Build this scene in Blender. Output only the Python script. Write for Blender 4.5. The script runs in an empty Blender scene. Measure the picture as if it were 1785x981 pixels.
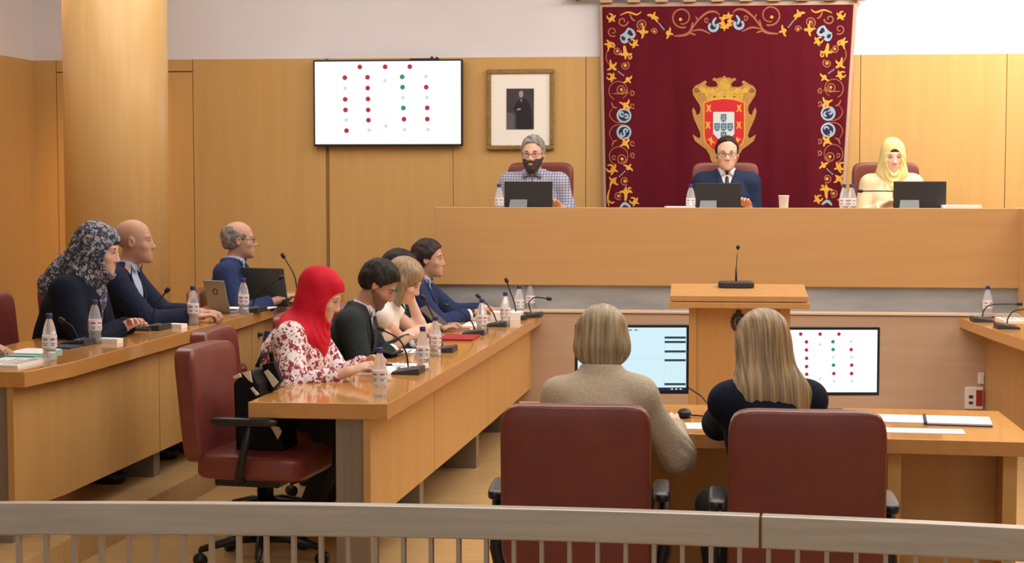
import bpy, bmesh, math, random
import numpy as np
from mathutils import Vector, Matrix
random.seed(4)
PI = math.pi
SC = bpy.context.scene
COL = SC.collection

# ------------------------------------------------------------ camera, light, exposure
FPX, CW, CH = 3000.0, 892.5, 490.5
YAW = math.radians(6.04); PIT = math.radians(3.634)
CAM = Vector((0, 0, 1.725))
cF = Vector((-math.sin(YAW) * math.cos(PIT), math.cos(YAW) * math.cos(PIT), -math.sin(PIT)))
cR = Vector((math.cos(YAW), math.sin(YAW), 0))
cU = cR.cross(cF)
cd = bpy.data.cameras.new('camera'); cam = bpy.data.objects.new('camera', cd); COL.objects.link(cam)
cd.sensor_width = 36; cd.lens = 36 * FPX / 1785; cd.clip_end = 100
cam.matrix_world = Matrix(((cR.x, cU.x, -cF.x, CAM.x), (cR.y, cU.y, -cF.y, CAM.y), (cR.z, cU.z, -cF.z, CAM.z), (0, 0, 0, 1)))
SC.camera = cam
SC.view_settings.view_transform = 'Standard'; SC.view_settings.look = 'None'
SC.view_settings.gamma = 1; SC.view_settings.use_curve_mapping = False
SC.view_settings.exposure = 0.0

w = bpy.data.worlds.new('world'); SC.world = w; w.use_nodes = True
w.node_tree.nodes['Background'].inputs[0].default_value = (1.0, 0.95, 0.9, 1)
w.node_tree.nodes['Background'].inputs[1].default_value = 0.62

def area(name, loc, rot, sx, sy, power, col):
    l = bpy.data.lights.new(name, 'AREA'); l.shape = 'RECTANGLE'; l.size = sx; l.size_y = sy
    l.energy = power; l.color = col
    o = bpy.data.objects.new(name, l); COL.objects.link(o); o.location = loc; o.rotation_euler = rot
    return o
def spot(name, loc, target, power, col, angle=60, blend=.8, size=.15):
    l = bpy.data.lights.new(name, 'SPOT'); l.energy = power; l.color = col
    l.spot_size = math.radians(angle); l.spot_blend = blend; l.shadow_soft_size = size
    o = bpy.data.objects.new(name, l); COL.objects.link(o); o.location = loc
    o.rotation_euler = (Vector(target) - Vector(loc)).to_track_quat('-Z', 'Y').to_euler()
    return o
WARM = (1, .95, .89)
area('ceiling_light_centre', (0.4, 8.2, 4.05), (0, 0, 0), 4.2, 5.0, 190, WARM)
area('ceiling_light_front', (0.3, 3.0, 4.05), (0, 0, 0), 4.0, 2.5, 60, WARM)
area('ceiling_light_left', (-3.4, 10.8, 4.05), (0, 0, 0), 2.6, 3.6, 85, WARM)
area('ceiling_light_right', (4.2, 9.5, 4.05), (0, 0, 0), 2.2, 5.0, 100, WARM)
area('dais_light', (1.6, 11.6, 4.05), (math.radians(22), 0, 0), 4.6, .7, 95, (1, .95, .87))
area('wall_washer', (3.2, 12.4, 4.05), (math.radians(35), 0, 0), 2.6, .5, 145, (1, .96, .88))
spot('column_downlight', (-4.62, 11.6, 4.0), (-4.55, 12.5, 2.8), 230, (1, .52, .14), 44)

# ------------------------------------------------------------ pixel to place helpers
def ray(px, py):
    return cF + cR * ((px - CW) / FPX) - cU * ((py - CH) / FPX)
def atz(px, py, z):
    d = ray(px, py); return CAM + d * ((z - CAM.z) / d.z)
def aty(px, py, Y):
    d = ray(px, py); return CAM + d * (Y / d.y)
def xys(px, s):
    d = ray(px, 300); return CAM + d * (3000.0 / s)

# ------------------------------------------------------------ object helpers
def tag(o, label=None, cat=None, group=None, kind=None):
    if label: o['label'] = label
    if cat: o['category'] = cat
    if group: o['group'] = group
    if kind: o['kind'] = kind
    return o
def thing(name, label, cat, loc=(0, 0, 0), rz=0, group=None, scale=1):
    o = bpy.data.objects.new(name, None); COL.objects.link(o)
    o.empty_display_size = .1
    o.location = loc; o.rotation_euler = (0, 0, rz)
    if scale != 1: o.scale = (scale, scale, scale)
    return tag(o, label, cat, group)
def copy_tree(o, parent=None):
    c = o.copy(); COL.objects.link(c); c.parent = parent
    for ch in list(o.children): copy_tree(ch, c)
    return c
def place(root, loc, rz=0, label=None, group=None, scale=None):
    r = copy_tree(root); r.location = loc; r.rotation_euler = (0, 0, rz)
    if label: r['label'] = label
    if group: r['group'] = group
    if scale: r.scale = scale if isinstance(scale, tuple) else (scale,) * 3
    return r

class MB:
    """collects shapes with material slots and links them as one mesh object"""
    def __init__(s): s.v = []; s.f = []; s.m = []; s.mats = []; s.cur = 0
    def mat(s, m):
        if m not in s.mats: s.mats.append(m)
        s.cur = s.mats.index(m); return s
    def add(s, vs, fs):
        n = len(s.v); s.v += [tuple(p) for p in vs]
        s.f += [tuple(n + i for i in f) for f in fs]; s.m += [s.cur] * len(fs); return s
    def box(s, a, b, R=None, c=None):
        x0, y0, z0 = a; x1, y1, z1 = b
        P = [(x, y, z) for x in (x0, x1) for y in (y0, y1) for z in (z0, z1)]
        if R is not None: P = [tuple(R @ Vector(p) + (Vector(c) if c else Vector())) for p in P]
        return s.add(P, [(0, 1, 3, 2), (4, 6, 7, 5), (0, 4, 5, 1), (2, 3, 7, 6), (0, 2, 6, 4), (1, 5, 7, 3)])
    def prism(s, pts, z0, z1):
        n = len(pts)
        V = [(p[0], p[1], z0) for p in pts] + [(p[0], p[1], z1) for p in pts]
        F = [tuple(reversed(range(n))), tuple(range(n, 2 * n))] + [(i, (i + 1) % n, n + (i + 1) % n, n + i) for i in range(n)]
        return s.add(V, F)
    def lathe(s, prof, c=(0, 0, 0), n=24):
        V = []; F = []
        for r, z in prof:
            for k in range(n):
                a = 2 * PI * k / n; V.append((c[0] + r * math.cos(a), c[1] + r * math.sin(a), c[2] + z))
        for i in range(len(prof) - 1):
            for k in range(n):
                F.append((i * n + k, i * n + (k + 1) % n, (i + 1) * n + (k + 1) % n, (i + 1) * n + k))
        F.append(tuple(reversed(range(n)))); F.append(tuple(range((len(prof) - 1) * n, len(prof) * n)))
        return s.add(V, F)
    def tube(s, pts, r, n=8, flat=1.0):
        pts = [Vector(p) for p in pts]; rs = r if isinstance(r, (list, tuple)) else [r] * len(pts)
        V = []; F = []; up = None
        for i, p in enumerate(pts):
            t = (pts[min(i + 1, len(pts) - 1)] - pts[max(i - 1, 0)]).normalized()
            if up is None:
                up = Vector((0, 0, 1)) if abs(t.z) < .9 else Vector((0, 1, 0))
            a = t.cross(up).normalized(); up = a.cross(t).normalized()
            for k in range(n):
                q = 2 * PI * k / n; V.append(p + a * (math.cos(q) * rs[i]) + up * (math.sin(q) * rs[i] * flat))
        for i in range(len(pts) - 1):
            for k in range(n):
                F.append((i * n + k, i * n + (k + 1) % n, (i + 1) * n + (k + 1) % n, (i + 1) * n + k))
        F.append(tuple(reversed(range(n)))); F.append(tuple(range((len(pts) - 1) * n, len(pts) * n)))
        return s.add(V, F)
    def ball(s, c, r, R=None, n=12, m=8):
        r = r if isinstance(r, (tuple, list)) else (r, r, r)
        V = []; F = []
        for i in range(m + 1):
            th = PI * i / m
            for k in range(n):
                a = 2 * PI * k / n
                p = Vector((r[0] * math.sin(th) * math.cos(a), r[1] * math.sin(th) * math.sin(a), r[2] * math.cos(th)))
                if R is not None: p = R @ p
                V.append(p + Vector(c))
        for i in range(m):
            for k in range(n):
                F.append((i * n + k, (i + 1) * n + k, (i + 1) * n + (k + 1) % n, i * n + (k + 1) % n))
        return s.add(V, F)
    def cushion(s, c, size, k=5.0, n=12, fn=None):
        """superellipsoid box: soft padded block"""
        V = []; F = []; idx = {}
        def vid(p):
            key = tuple(round(q, 5) for q in p)
            if key not in idx:
                x, y, z = p; L = (abs(x) ** k + abs(y) ** k + abs(z) ** k) ** (1 / k)
                q = Vector((x / L * size[0] / 2, y / L * size[1] / 2, z / L * size[2] / 2))
                if fn: q = fn(q)
                idx[key] = len(V); V.append(q + Vector(c))
            return idx[key]
        g = [-1 + 2 * i / n for i in range(n + 1)]
        g = [math.copysign(abs(t) ** .8, t) for t in g]
        for ax in range(3):
            for sg in (-1, 1):
                for i in range(n):
                    for j in range(n):
                        q = []
                        for (a, b) in ((g[i], g[j]), (g[i + 1], g[j]), (g[i + 1], g[j + 1]), (g[i], g[j + 1])):
                            p = [0, 0, 0]; p[ax] = sg; p[(ax + 1) % 3] = a; p[(ax + 2) % 3] = b; q.append(vid(p))
                        F.append(tuple(q if sg > 0 else q[::-1]))
        return s.add(V, F)
    def build(s, name, m=None, parent=None, smooth=False, bevel=0, loc=None, rot=None):
        me = bpy.data.meshes.new(name); me.from_pydata([tuple(v) for v in s.v], [], s.f)
        mats = s.mats if s.mats else [m]
        for q in mats: me.materials.append(q)
        if s.mats: me.polygons.foreach_set('material_index', s.m)
        bm = bmesh.new(); bm.from_mesh(me); bmesh.ops.recalc_face_normals(bm, faces=bm.faces); bm.to_mesh(me); bm.free()
        if smooth: me.polygons.foreach_set('use_smooth', [True] * len(me.polygons))
        me.update()
        o = bpy.data.objects.new(name, me); COL.objects.link(o)
        if parent is not None: o.parent = parent
        if loc: o.location = loc
        if rot: o.rotation_euler = rot
        if bevel:
            b = o.modifiers.new('bevel', 'BEVEL'); b.width = bevel; b.segments = 2; b.limit_method = 'ANGLE'; b.angle_limit = math.radians(40)
        if smooth == 'auto' or (smooth and bevel): pass
        return o
def struct(o): o['kind'] = 'structure'; return o

# ------------------------------------------------------------ materials
def srgb(r, g, b):
    f = lambda c: (c / 255 / 12.92) if c / 255 <= .04045 else ((c / 255 + .055) / 1.055) ** 2.4
    return (f(r), f(g), f(b), 1)
def mat(name, col, rough=.5, metal=0, emit=None, estr=1, trans=0, ior=1.45, spec=None, alpha=1):
    m = bpy.data.materials.new(name); m.use_nodes = True
    b = m.node_tree.nodes['Principled BSDF']
    b.inputs['Base Color'].default_value = srgb(*col); b.inputs['Roughness'].default_value = rough
    b.inputs['Metallic'].default_value = metal; b.inputs['Transmission Weight'].default_value = trans
    b.inputs['IOR'].default_value = ior
    b.inputs['Alpha'].default_value = alpha
    if spec is not None: b.inputs['Specular IOR Level'].default_value = spec
    if emit: b.inputs['Emission Color'].default_value = srgb(*emit); b.inputs['Emission Strength'].default_value = estr
    return m
def nodes(m): return m.node_tree.nodes, m.node_tree.links, m.node_tree.nodes['Principled BSDF']
def noise_mat(name, c1, c2, scale=(1, 1, 1), ns=4, detail=3, rough=.5, lo=.35, hi=.65, bump=0, metal=0, coat=0, spec=None, bscale=None):
    m = mat(name, c1, rough, metal, spec=spec); N, L, b = nodes(m)
    tc = N.new('ShaderNodeTexCoord'); mp = N.new('ShaderNodeMapping'); mp.inputs['Scale'].default_value = scale
    no = N.new('ShaderNodeTexNoise'); no.inputs['Scale'].default_value = ns; no.inputs['Detail'].default_value = detail
    cr = N.new('ShaderNodeValToRGB'); cr.color_ramp.elements[0].position = lo; cr.color_ramp.elements[1].position = hi
    cr.color_ramp.elements[0].color = srgb(*c1); cr.color_ramp.elements[1].color = srgb(*c2)
    L.new(tc.outputs['Object'], mp.inputs[0]); L.new(mp.outputs[0], no.inputs['Vector'])
    L.new(no.outputs[0], cr.inputs[0]); L.new(cr.outputs[0], b.inputs['Base Color'])
    if bump:
        bp = N.new('ShaderNodeBump'); bp.inputs['Strength'].default_value = bump; bp.inputs['Distance'].default_value = .01
        if bscale:
            n2 = N.new('ShaderNodeTexNoise'); n2.inputs['Scale'].default_value = bscale; L.new(tc.outputs['Object'], n2.inputs['Vector']); L.new(n2.outputs[0], bp.inputs['Height'])
        else: L.new(no.outputs[0], bp.inputs['Height'])
        L.new(bp.outputs[0], b.inputs['Normal'])
    if coat: b.inputs['Coat Weight'].default_value = coat; b.inputs['Coat Roughness'].default_value = .12
    return m
M = {}
# wood: fine straight grain stretched along one axis
M['wall_wood'] = noise_mat('wall_wood', (200, 160, 100), (205, 165, 105), (5, 5, .3), 3, 4, .42, spec=.3)
M['column_wood'] = noise_mat('column_wood', (204, 166, 108), (210, 172, 114), (9, 9, .5), 3, 4, .33)
M['dais_wood'] = noise_mat('dais_wood', (190, 147, 96), (195, 152, 100), (.3, 4, 5), 3, 4, .42, spec=.35)
M['desk_wood'] = noise_mat('desk_wood', (194, 140, 76), (200, 146, 82), (5, .5, 5), 3, 4, .085, spec=.75)
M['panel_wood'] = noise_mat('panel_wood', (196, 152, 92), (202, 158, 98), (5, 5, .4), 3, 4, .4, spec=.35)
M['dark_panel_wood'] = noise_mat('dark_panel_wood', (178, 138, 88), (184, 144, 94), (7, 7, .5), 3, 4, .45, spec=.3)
M['podium_wood'] = noise_mat('podium_wood', (190, 142, 86), (195, 148, 92), (7, 7, .5), 3, 4, .3)
M['low_wood'] = noise_mat('low_wood', (184, 156, 132), (190, 162, 138), (.6, 5, 8), 3, 4, .5, spec=.3)
M['low_cap'] = mat('low_cap', (216, 190, 164), .35)
M['groove'] = mat('groove', (150, 112, 64), .7)
M['white_wall'] = noise_mat('white_wall', (222, 222, 230), (227, 227, 235), (1, 1, 1), 2, 2, .8)
M['ceiling'] = mat('ceiling', (215, 212, 208), .9)
M['floor'] = noise_mat('floor', (186, 152, 104), (198, 164, 116), (1.2, 8, 1), 2.5, 4, .28, spec=.4)
M['marble'] = noise_mat('marble', (140, 143, 146), (164, 167, 171), (.6, 2, 3), 3, 5, .35)
M['grey_metal'] = noise_mat('grey_metal', (134, 122, 108), (140, 128, 114), (12, 12, .5), 4, 3, .42, metal=.3)
M['steel'] = noise_mat('steel', (176, 170, 160), (186, 180, 170), (.6, 8, 14), 4, 3, .34, metal=.75)
M['steel_bar'] = mat('steel_bar', (170, 160, 148), .35, .7)
M['leather'] = noise_mat('leather', (112, 52, 46), (122, 58, 52), (1, 1, 1), 8, 3, .30, bump=.12, bscale=160, spec=.6)
M['leather_edge'] = mat('leather_edge', (130, 72, 66), .35)
M['black_plastic'] = mat('black_plastic', (24, 24, 27), .4)
M['armrest'] = mat('armrest', (30, 32, 38), .3)
M['dark_grey'] = mat('dark_grey', (46, 46, 48), .45)
M['mic_grey'] = mat('mic_grey', (52, 50, 54), .4)
M['mic_metal'] = mat('mic_metal', (120, 118, 122), .3, .8)
M['laptop_grey'] = mat('laptop_grey', (84, 82, 84), .4, .3)
M['silver'] = mat('silver', (150, 154, 160), .35, .4)
M['screen_back'] = mat('screen_back', (44, 42, 42), .45)
M['stand_grey'] = mat('stand_grey', (120, 128, 132), .4)
M['paper'] = mat('paper', (240, 238, 238), .8)
M['paper_blue'] = mat('paper_blue', (120, 190, 190), .7)
M['ink'] = mat('ink', (60, 60, 80), .8)
M['red_folder'] = mat('red_folder', (160, 28, 40), .5)
M['white_plastic'] = mat('white_plastic', (226, 224, 222), .5)
M['red_plastic'] = mat('red_plastic', (150, 40, 36), .5)
M['plastic_clear'] = mat('plastic_clear', (244, 246, 250), .12, 0, trans=.75, ior=1.25)
M['label'] = mat('label', (228, 226, 232), .5)
M['label_blue'] = mat('label_blue', (90, 104, 140), .5)
M['label_red'] = mat('label_red', (170, 70, 80), .5)
M['cap_blue'] = mat('cap_blue', (44, 52, 110), .4)
M['scr_white'] = mat('scr_white', (0, 0, 0), .5, emit=(250, 254, 255), estr=1.05)
M['scr_cyan'] = mat('scr_cyan', (0, 0, 0), .5, emit=(212, 240, 250), estr=1.0)
M['scr_red'] = mat('scr_red', (0, 0, 0), .5, emit=(190, 40, 60), estr=.9)
M['scr_green'] = mat('scr_green', (0, 0, 0), .5, emit=(40, 150, 110), estr=.9)
M['scr_pale'] = mat('scr_pale', (0, 0, 0), .5, emit=(205, 228, 226), estr=1)
M['scr_dark'] = mat('scr_dark', (0, 0, 0), .5, emit=(40, 60, 80), estr=1)
M['scr_navy'] = mat('scr_navy', (0, 0, 0), .5, emit=(30, 36, 70), estr=1)

# ------------------------------------------------------------ the room
WY = 13.75                       # back wall
LX = -5.42; RX = 5.6; CZ = 4.1
zt = aty(700, 101, WY).z         # top of the wood panelling
def plank_wall():
    mb = MB()
    mb.mat(M['groove']).box((LX, WY + .012, 0), (RX, WY + .1, zt - .01))
    cuts = [aty(x, 300, WY).x for x in (101, 338, 571, 790, 1021, 1498, 1752)]
    xs = [LX] + cuts + [RX]
    mb.mat(M['wall_wood'])
    gw = [.003, .003, .015, .002, .003, .003, .003]
    zd = aty(300, 125, WY).z
    for i in range(len(xs) - 1):
        a = xs[i] + (gw[i - 1] if i else 0); b = xs[i + 1] - (gw[i] if i < len(gw) else 0)
        if i == 1:       # doorway leaf with a header panel above
            mb.box((a, WY, 0), (b, WY + .05, zd - .006)); mb.box((a, WY, zd + .006), (b, WY + .05, zt))
        else: mb.box((a, WY, 0), (b, WY + .05, zt))
    return mb.build('wall_back')
struct(plank_wall())
mb = MB().box((LX, WY + .01, zt), (RX, WY + .2, CZ)); struct(mb.build('wall_back_upper', M['white_wall']))
mb = MB().box((LX - .1, -2, 0), (LX, WY + .1, zt)); struct(mb.build('wall_left', M['wall_wood']))
mb = MB().box((LX - .1, -2, zt), (LX + .001, WY + .1, CZ)); struct(mb.build('wall_left_upper', M['white_wall']))
mb = MB().box((RX, -2, 0), (RX + .1, WY + .1, CZ)); struct(mb.build('wall_right', M['wall_wood']))
mb = MB().box((LX - .1, -2, CZ), (RX + .1, WY + .2, CZ + .1)); struct(mb.build('ceiling', M['ceiling']))
mb = MB().box((LX - .1, -2, -.1), (RX + .1, WY + .2, 0)); struct(mb.build('floor', M['floor']))
cp = xys(204, 240)
mb = MB().lathe([(.372, 0), (.372, CZ)], (0, 0, 0), 64)
o = mb.build('column', M['column_wood'], None, True, loc=(cp.x, cp.y, 0)); struct(o); o.name = 'trim_1'

# raised platform under the second row
PZ = .13
mb = MB().prism([(LX, 6.3), (-2.75, 6.3), (-2.62, 8.5), (-2.5, 11.9), (-2.5, 13.0), (LX, 13.0)], 0, PZ)
struct(mb.build('trim_2', M['floor']))
# dais: raised floor, marble band, wood front
DF = .66
DY = 11.9
dx0 = aty(757, 400, DY).x; dx1 = aty(1778, 400, DY).x
mb = MB().box((dx0 - .02, DY + .30, 0), (RX, WY, DF)); struct(mb.build('trim_3', M['dais_wood']))
ztop = aty(1260, 362, DY).z; zb = aty(1260, 499, DY).z
mb = MB().box((-2.1, DY + .03, 0), (RX, DY + .3, zb)); struct(mb.build('trim_4', M['marble']))
dt = thing('dais_desk', 'long wooden presiding desk raised across the back of the room', 'desk', (0, DY, 0))
MB().box((dx0, 0, zb), (dx1, .035, ztop)).build('front_panel', M['dais_wood'], dt, bevel=.004)
MB().box((dx0, .035, DF), (dx0 + .03, .75, ztop - .02)).build('side_panel', M['dais_wood'], dt)
MB().box((dx1 - .03, .035, DF), (dx1, .75, ztop - .02)).build('side_panel', M['dais_wood'], dt)
DTOP = ztop - .055
MB().box((dx0 + .03, .035, DTOP - .035), (dx1 - .03, .7, DTOP)).build('desktop', M['desk_wood'], dt)
# wood end block at the far right
# low wall with pale cap
LY = DY - .12
zl = aty(1200, 545, LY).z
mb = MB().box((-1.35, LY, 0), (3.4, LY + .1, zl - .012)); struct(mb.build('trim_5', M['low_wood']))
mb = MB().box((-1.35, LY - .01, zl - .006), (3.4, DY + .03, zl + .006)); struct(mb.build('trim_6', M['low_cap']))
mb = MB().box((aty(1779, 400, DY - .05).x, DY - .3, 0), (RX, DY + .3, ztop + .0)); struct(mb.build('trim_7', M['dais_wood']))

# ------------------------------------------------------------ councillors' desks
def offset_line(pts, d):
    out = []
    for i, p in enumerate(pts):
        a = pts[max(i - 1, 0)]; b = pts[min(i + 1, len(pts) - 1)]
        t = Vector((b[0] - a[0], b[1] - a[1])).normalized(); n = Vector((-t.y, t.x))
        out.append((p[0] + n.x * d, p[1] + n.y * d))
    return out
def resample(pts, n):
    P = [Vector(p) for p in pts]; L = [0]
    for a, b in zip(P, P[1:]): L.append(L[-1] + (b - a).length)
    out = []
    for i in range(n + 1):
        t = L[-1] * i / n
        for k in range(len(P) - 1):
            if t <= L[k + 1] + 1e-9:
                u = (t - L[k]) / (L[k + 1] - L[k]); out.append(tuple(P[k].lerp(P[k + 1], u))); break
    return out
def long_desk(name, label, edge, z, depth, zfloor, seam_ids, nseg, side, panel_in, leg_at, end_in, group):
    """edge: outer edge polyline (x,y) near to far; side +1 puts the sitters on the left of travel"""
    c = edge[0]; root = thing(name, label, 'desk', (c[0], c[1], 0), 0, group)
    E = [(p[0] - c[0], p[1] - c[1]) for p in edge]
    I = offset_line(E, depth * side)
    I[0] = (E[0][0] - depth * side, E[0][1] + .0)
    mb = MB(); n = len(E)
    V = [(p[0], p[1], z) for p in E] + [(p[0], p[1], z) for p in I] + [(p[0], p[1], z - TH) for p in E] + [(p[0], p[1], z - TH) for p in I]
    F = []
    for i in range(n - 1):
        F += [(i, i + 1, n + i + 1, n + i), (2 * n + i, 3 * n + i, 3 * n + i + 1, 2 * n + i + 1),
              (i, 2 * n + i, 2 * n + i + 1, i + 1), (n + i, n + i + 1, 3 * n + i + 1, 3 * n + i)]
    F += [(0, n, 3 * n, 2 * n), (n - 1, 3 * n - 1, 4 * n - 1, 2 * n - 1)]
    mb.add(V, F).build('desktop', M['desk_wood'], root, bevel=.003)
    Pn = resample(offset_line(E, panel_in * side), 60)
    Pb = [p for p in Pn]
    zt2 = z - TH; zb2 = (.235 if side > 0 else .03) if zfloor == 0 else .275
    k0 = int(end_in / (Vector(Pn[1]) - Vector(Pn[0])).length) if end_in else 0
    ids = [k0] + seam_ids + [60]
    for a, b in zip(ids, ids[1:]):
        pts = Pn[a:b + 1]
        t = (Vector(pts[-1]) - Vector(pts[0])).normalized() * .004
        pts = [(pts[0][0] + t.x, pts[0][1] + t.y)] + pts[1:-1] + [(pts[-1][0] - t.x, pts[-1][1] - t.y)]
        inn = offset_line(pts, .03 * side)
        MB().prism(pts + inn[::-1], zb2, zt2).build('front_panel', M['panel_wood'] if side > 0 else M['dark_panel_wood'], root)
    for a in leg_at:
        q = Vector(Pn[a]); t = (Vector(Pn[min(a + 1, 60)]) - Vector(Pn[max(a - 1, 0)])).normalized(); nrm = Vector((-t.y, t.x)) * side
        pp = [q + nrm * .05 - t * .045, q + nrm * .05 + t * .045, q + nrm * (depth - .12) + t * .045, q + nrm * (depth - .12) - t * .045]
        MB().prism([tuple(p) for p in pp], zfloor, zt2).build('leg', M['grey_metal'], root)
    return root, E, I
TH = .068
ZA = .75
eA = [tuple(atz(x, y, ZA).xy) for x, y in ((675, 704), (745, 664), (815, 624), (880, 586), (944, 547))]
deskA, EA, IA = long_desk('council_desk', 'long glossy wooden desk of the nearer left row, its end facing the railing', eA, ZA, .60, 0, [17, 37], 60, 1, .075, [16, 36, 54], .0, None)
# grey end leg of the near desk
x0 = atz(577, 705, ZA).x - eA[0][0]; x1 = atz(641, 705, ZA).x - eA[0][0]
MB().box((x0, .05, 0), (x1 - .004, .13, ZA - TH)).build('end_leg', M['grey_metal'], deskA)
ZB = .88
eB = [tuple(atz(x, y, ZB).xy) for x, y in ((43, 648), (130, 630), (240, 600), (340, 573), (420, 552), (477, 534))]
d = Vector(eB[-1]) - Vector(eB[-2]); d.normalize(); eB.append((eB[-1][0] + d.x * 1.3 + .18, eB[-1][1] + d.y * 1.3))
deskB, EB, IB = long_desk('council_desk', 'long wooden desk of the raised farther left row by the column', eB, ZB, .62, PZ, [20, 40], 60, 1, .06, [21, 41], .0, None)
MB().box((-.42, .06, PZ), (-.09, .14, ZB - TH)).build('end_leg', M['grey_metal'], deskB)
eR = [tuple(atz(x, y, ZA).xy) for x, y in ((1785 + 240, 660), (1785, 592), (1725, 572), (1672, 553))]
# right row: build far to near so that the sitters are on its right
eRn = eR
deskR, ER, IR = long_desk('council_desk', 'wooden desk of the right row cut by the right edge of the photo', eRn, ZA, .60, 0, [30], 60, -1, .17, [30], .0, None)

# ------------------------------------------------------------ clerks' desk in the centre
ZC = .75
c_fr = atz(1812, 771, ZC); c_fl = atz(905, 748, ZC); c_br = atz(1741, 716, ZC); c_bl = atz(905, 699, ZC)
cdk = thing('clerk_desk', 'low wooden desk in the centre where the two women in front sit', 'desk', (c_fl.x, c_fl.y, 0))
def lc(p): return (p.x - c_fl.x, p.y - c_fl.y)
ang = math.atan2(c_fr.y - c_fl.y, c_fr.x - c_fl.x)
MB().prism([lc(c_fl), lc(c_fr), lc(c_br), lc(c_bl)], ZC - .055, ZC).build('desktop', M['desk_wood'], cdk, bevel=.003)
ex = Vector((math.cos(ang), math.sin(ang))); ey = Vector((-ex.y, ex.x)); Lc = (c_fr - c_fl).length
def clb(a0, a1, b0, b1, z0, z1, nm, m):
    pts = [tuple(ex * a + ey * b) for a, b in ((a0, b0), (a1, b0), (a1, b1), (a0, b1))]
    return MB().prism(pts, z0, z1).build(nm, m, cdk)
clb(.05, .10, .05, .62, 0, ZC - .055, 'side_panel', M['panel_wood'])
mid = (atz(1557, 760, ZC) - c_fl).length
clb(mid - .02, mid + .028, .05, .60, 0, ZC - .055, 'side_panel', M['panel_wood'])
clb(Lc - .12, Lc - .07, .05, .62, 0, ZC - .055, 'side_panel', M['panel_wood'])
clb(.10, mid - .02, .50, .53, .05, ZC - .055, 'back_panel', M['panel_wood'])
clb(mid + .028, Lc - .12, .28, .31, .05, ZC - .055, 'back_panel', M['panel_wood'])

# ------------------------------------------------------------ podium
PD = 10.0
pl = xys(1170, 300); pr = xys(1410, 300)
pc = (pl + pr) / 2; pw = (pr - pl).length
zfr = 1.725 - (516 - 300) / 300.; zbk = 1.725 - (497 - 300) / 291.
pod = thing('podium', 'wooden speaker podium with overhanging sloped top in front of the dais', 'podium', (pc.x, pc.y, 0), 0)
hw = pw / 2
def slab(x, z0f, z1f, z0b, z1b, y0, y1):
    V = [(-x, y0, z0f), (x, y0, z0f), (x, y0, z1f), (-x, y0, z1f), (-x, y1, z0b), (x, y1, z0b), (x, y1, z1b), (-x, y1, z1b)]
    return V, [(0, 1, 2, 3), (4, 7, 6, 5), (0, 4, 5, 1), (3, 2, 6, 7), (0, 3, 7, 4), (1, 5, 6, 2)]
mb = MB(); mb.add(*slab(hw, zfr - .035, zfr, zbk - .035, zbk, 0, .42)); mb.build('reading_top', M['podium_wood'], pod, bevel=.004)
mb = MB(); mb.add(*slab(hw + .01, zfr - .075, zfr - .04, zfr - .075, zfr - .04, .0, .46)); mb.build('top_moulding', M['podium_wood'], pod, bevel=.004)
bw0 = -hw + (1203 - 1170) / 300.; bw1 = hw - (1410 - 1380) / 300.
MB().box((bw0, .06, 0), (bw0 + .045, .40, zfr - .075)).build('side_panel', M['podium_wood'], pod, bevel=.003)
MB().box((bw1 - .06, .06, 0), (bw1, .40, zfr - .075)).build('side_panel', M['podium_wood'], pod, bevel=.003)
MB().box((bw0 + .045, .085, 0), (bw1 - .06, .12, zfr - .075)).build('front_panel', M['podium_wood'], pod)
e = MB()
for k in range(14):
    a = 2 * PI * k / 14; e.ball((math.cos(a) * .035, 0, math.sin(a) * .045), (.012, .006, .016), n=8, m=6)
e.ball((0, 0, 0), (.018, .008, .026)).ball((0, 0, .062), (.018, .006, .012))
e.build('emblem', M['dark_grey'], pod, True, loc=((1290 - 1290) / 300. + .0, .083, 1.725 - (562 - 300) / 297.))

# ------------------------------------------------------------ steel railing
rp = [(-120, 880), (0, 878), (220, 877), (450, 878.5), (640, 883), (900, 888), (1250, 896), (1520, 907), (1785, 921), (1920, 929)]
ZR = .86
RP = [atz(x, y, ZR) for x, y in rp]
r0 = RP[0]
# smooth the measured line into a gentle curve
cx = np.polyfit([p.x for p in RP], [p.y for p in RP], 3)
rail = thing('railing', 'brushed steel railing with thin upright bars across the foreground', 'railing', (0, 0, 0))
xs_ = np.linspace(RP[0].x, RP[-1].x, 60)
L2 = [(float(x), float(np.polyval(cx, x))) for x in xs_]
def band(pts, z0, z1, th):
    inn = offset_line(pts, th); n = len(pts)
    V = [(p[0], p[1], z) for z in (z0, z1) for p in pts] + [(p[0], p[1], z) for z in (z0, z1) for p in inn]
    F = []
    for i in range(n - 1):
        F += [(i, i + 1, n + i + 1, n + i), (2 * n + i, 3 * n + i, 3 * n + i + 1, 2 * n + i + 1), (n + i, n + i + 1, 3 * n + i + 1, 3 * n + i), (i, 2 * n + i, 2 * n + i + 1, i + 1)]
    F += [(0, n, 3 * n, 2 * n), (n - 1, 3 * n - 1, 4 * n - 1, 2 * n - 1)]
    return V, F
jx = atz(1325, 898, ZR).x
for seg in ([p for p in L2 if p[0] < jx - .002] + [(jx - .002, float(np.polyval(cx, jx - .002)))], [(jx + .002, float(np.polyval(cx, jx + .002)))] + [p for p in L2 if p[0] > jx + .002]):
    V, F = band(seg, ZR - .083, ZR, .045); MB().add(V, F).build('top_rail', M['steel'], rail, bevel=.004)
V, F = band(L2, .08, .12, .03); MB().add(V, F).build('bottom_rail', M['steel'], rail)
tot = resample(L2, 400); acc = 0; last = 0
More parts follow.
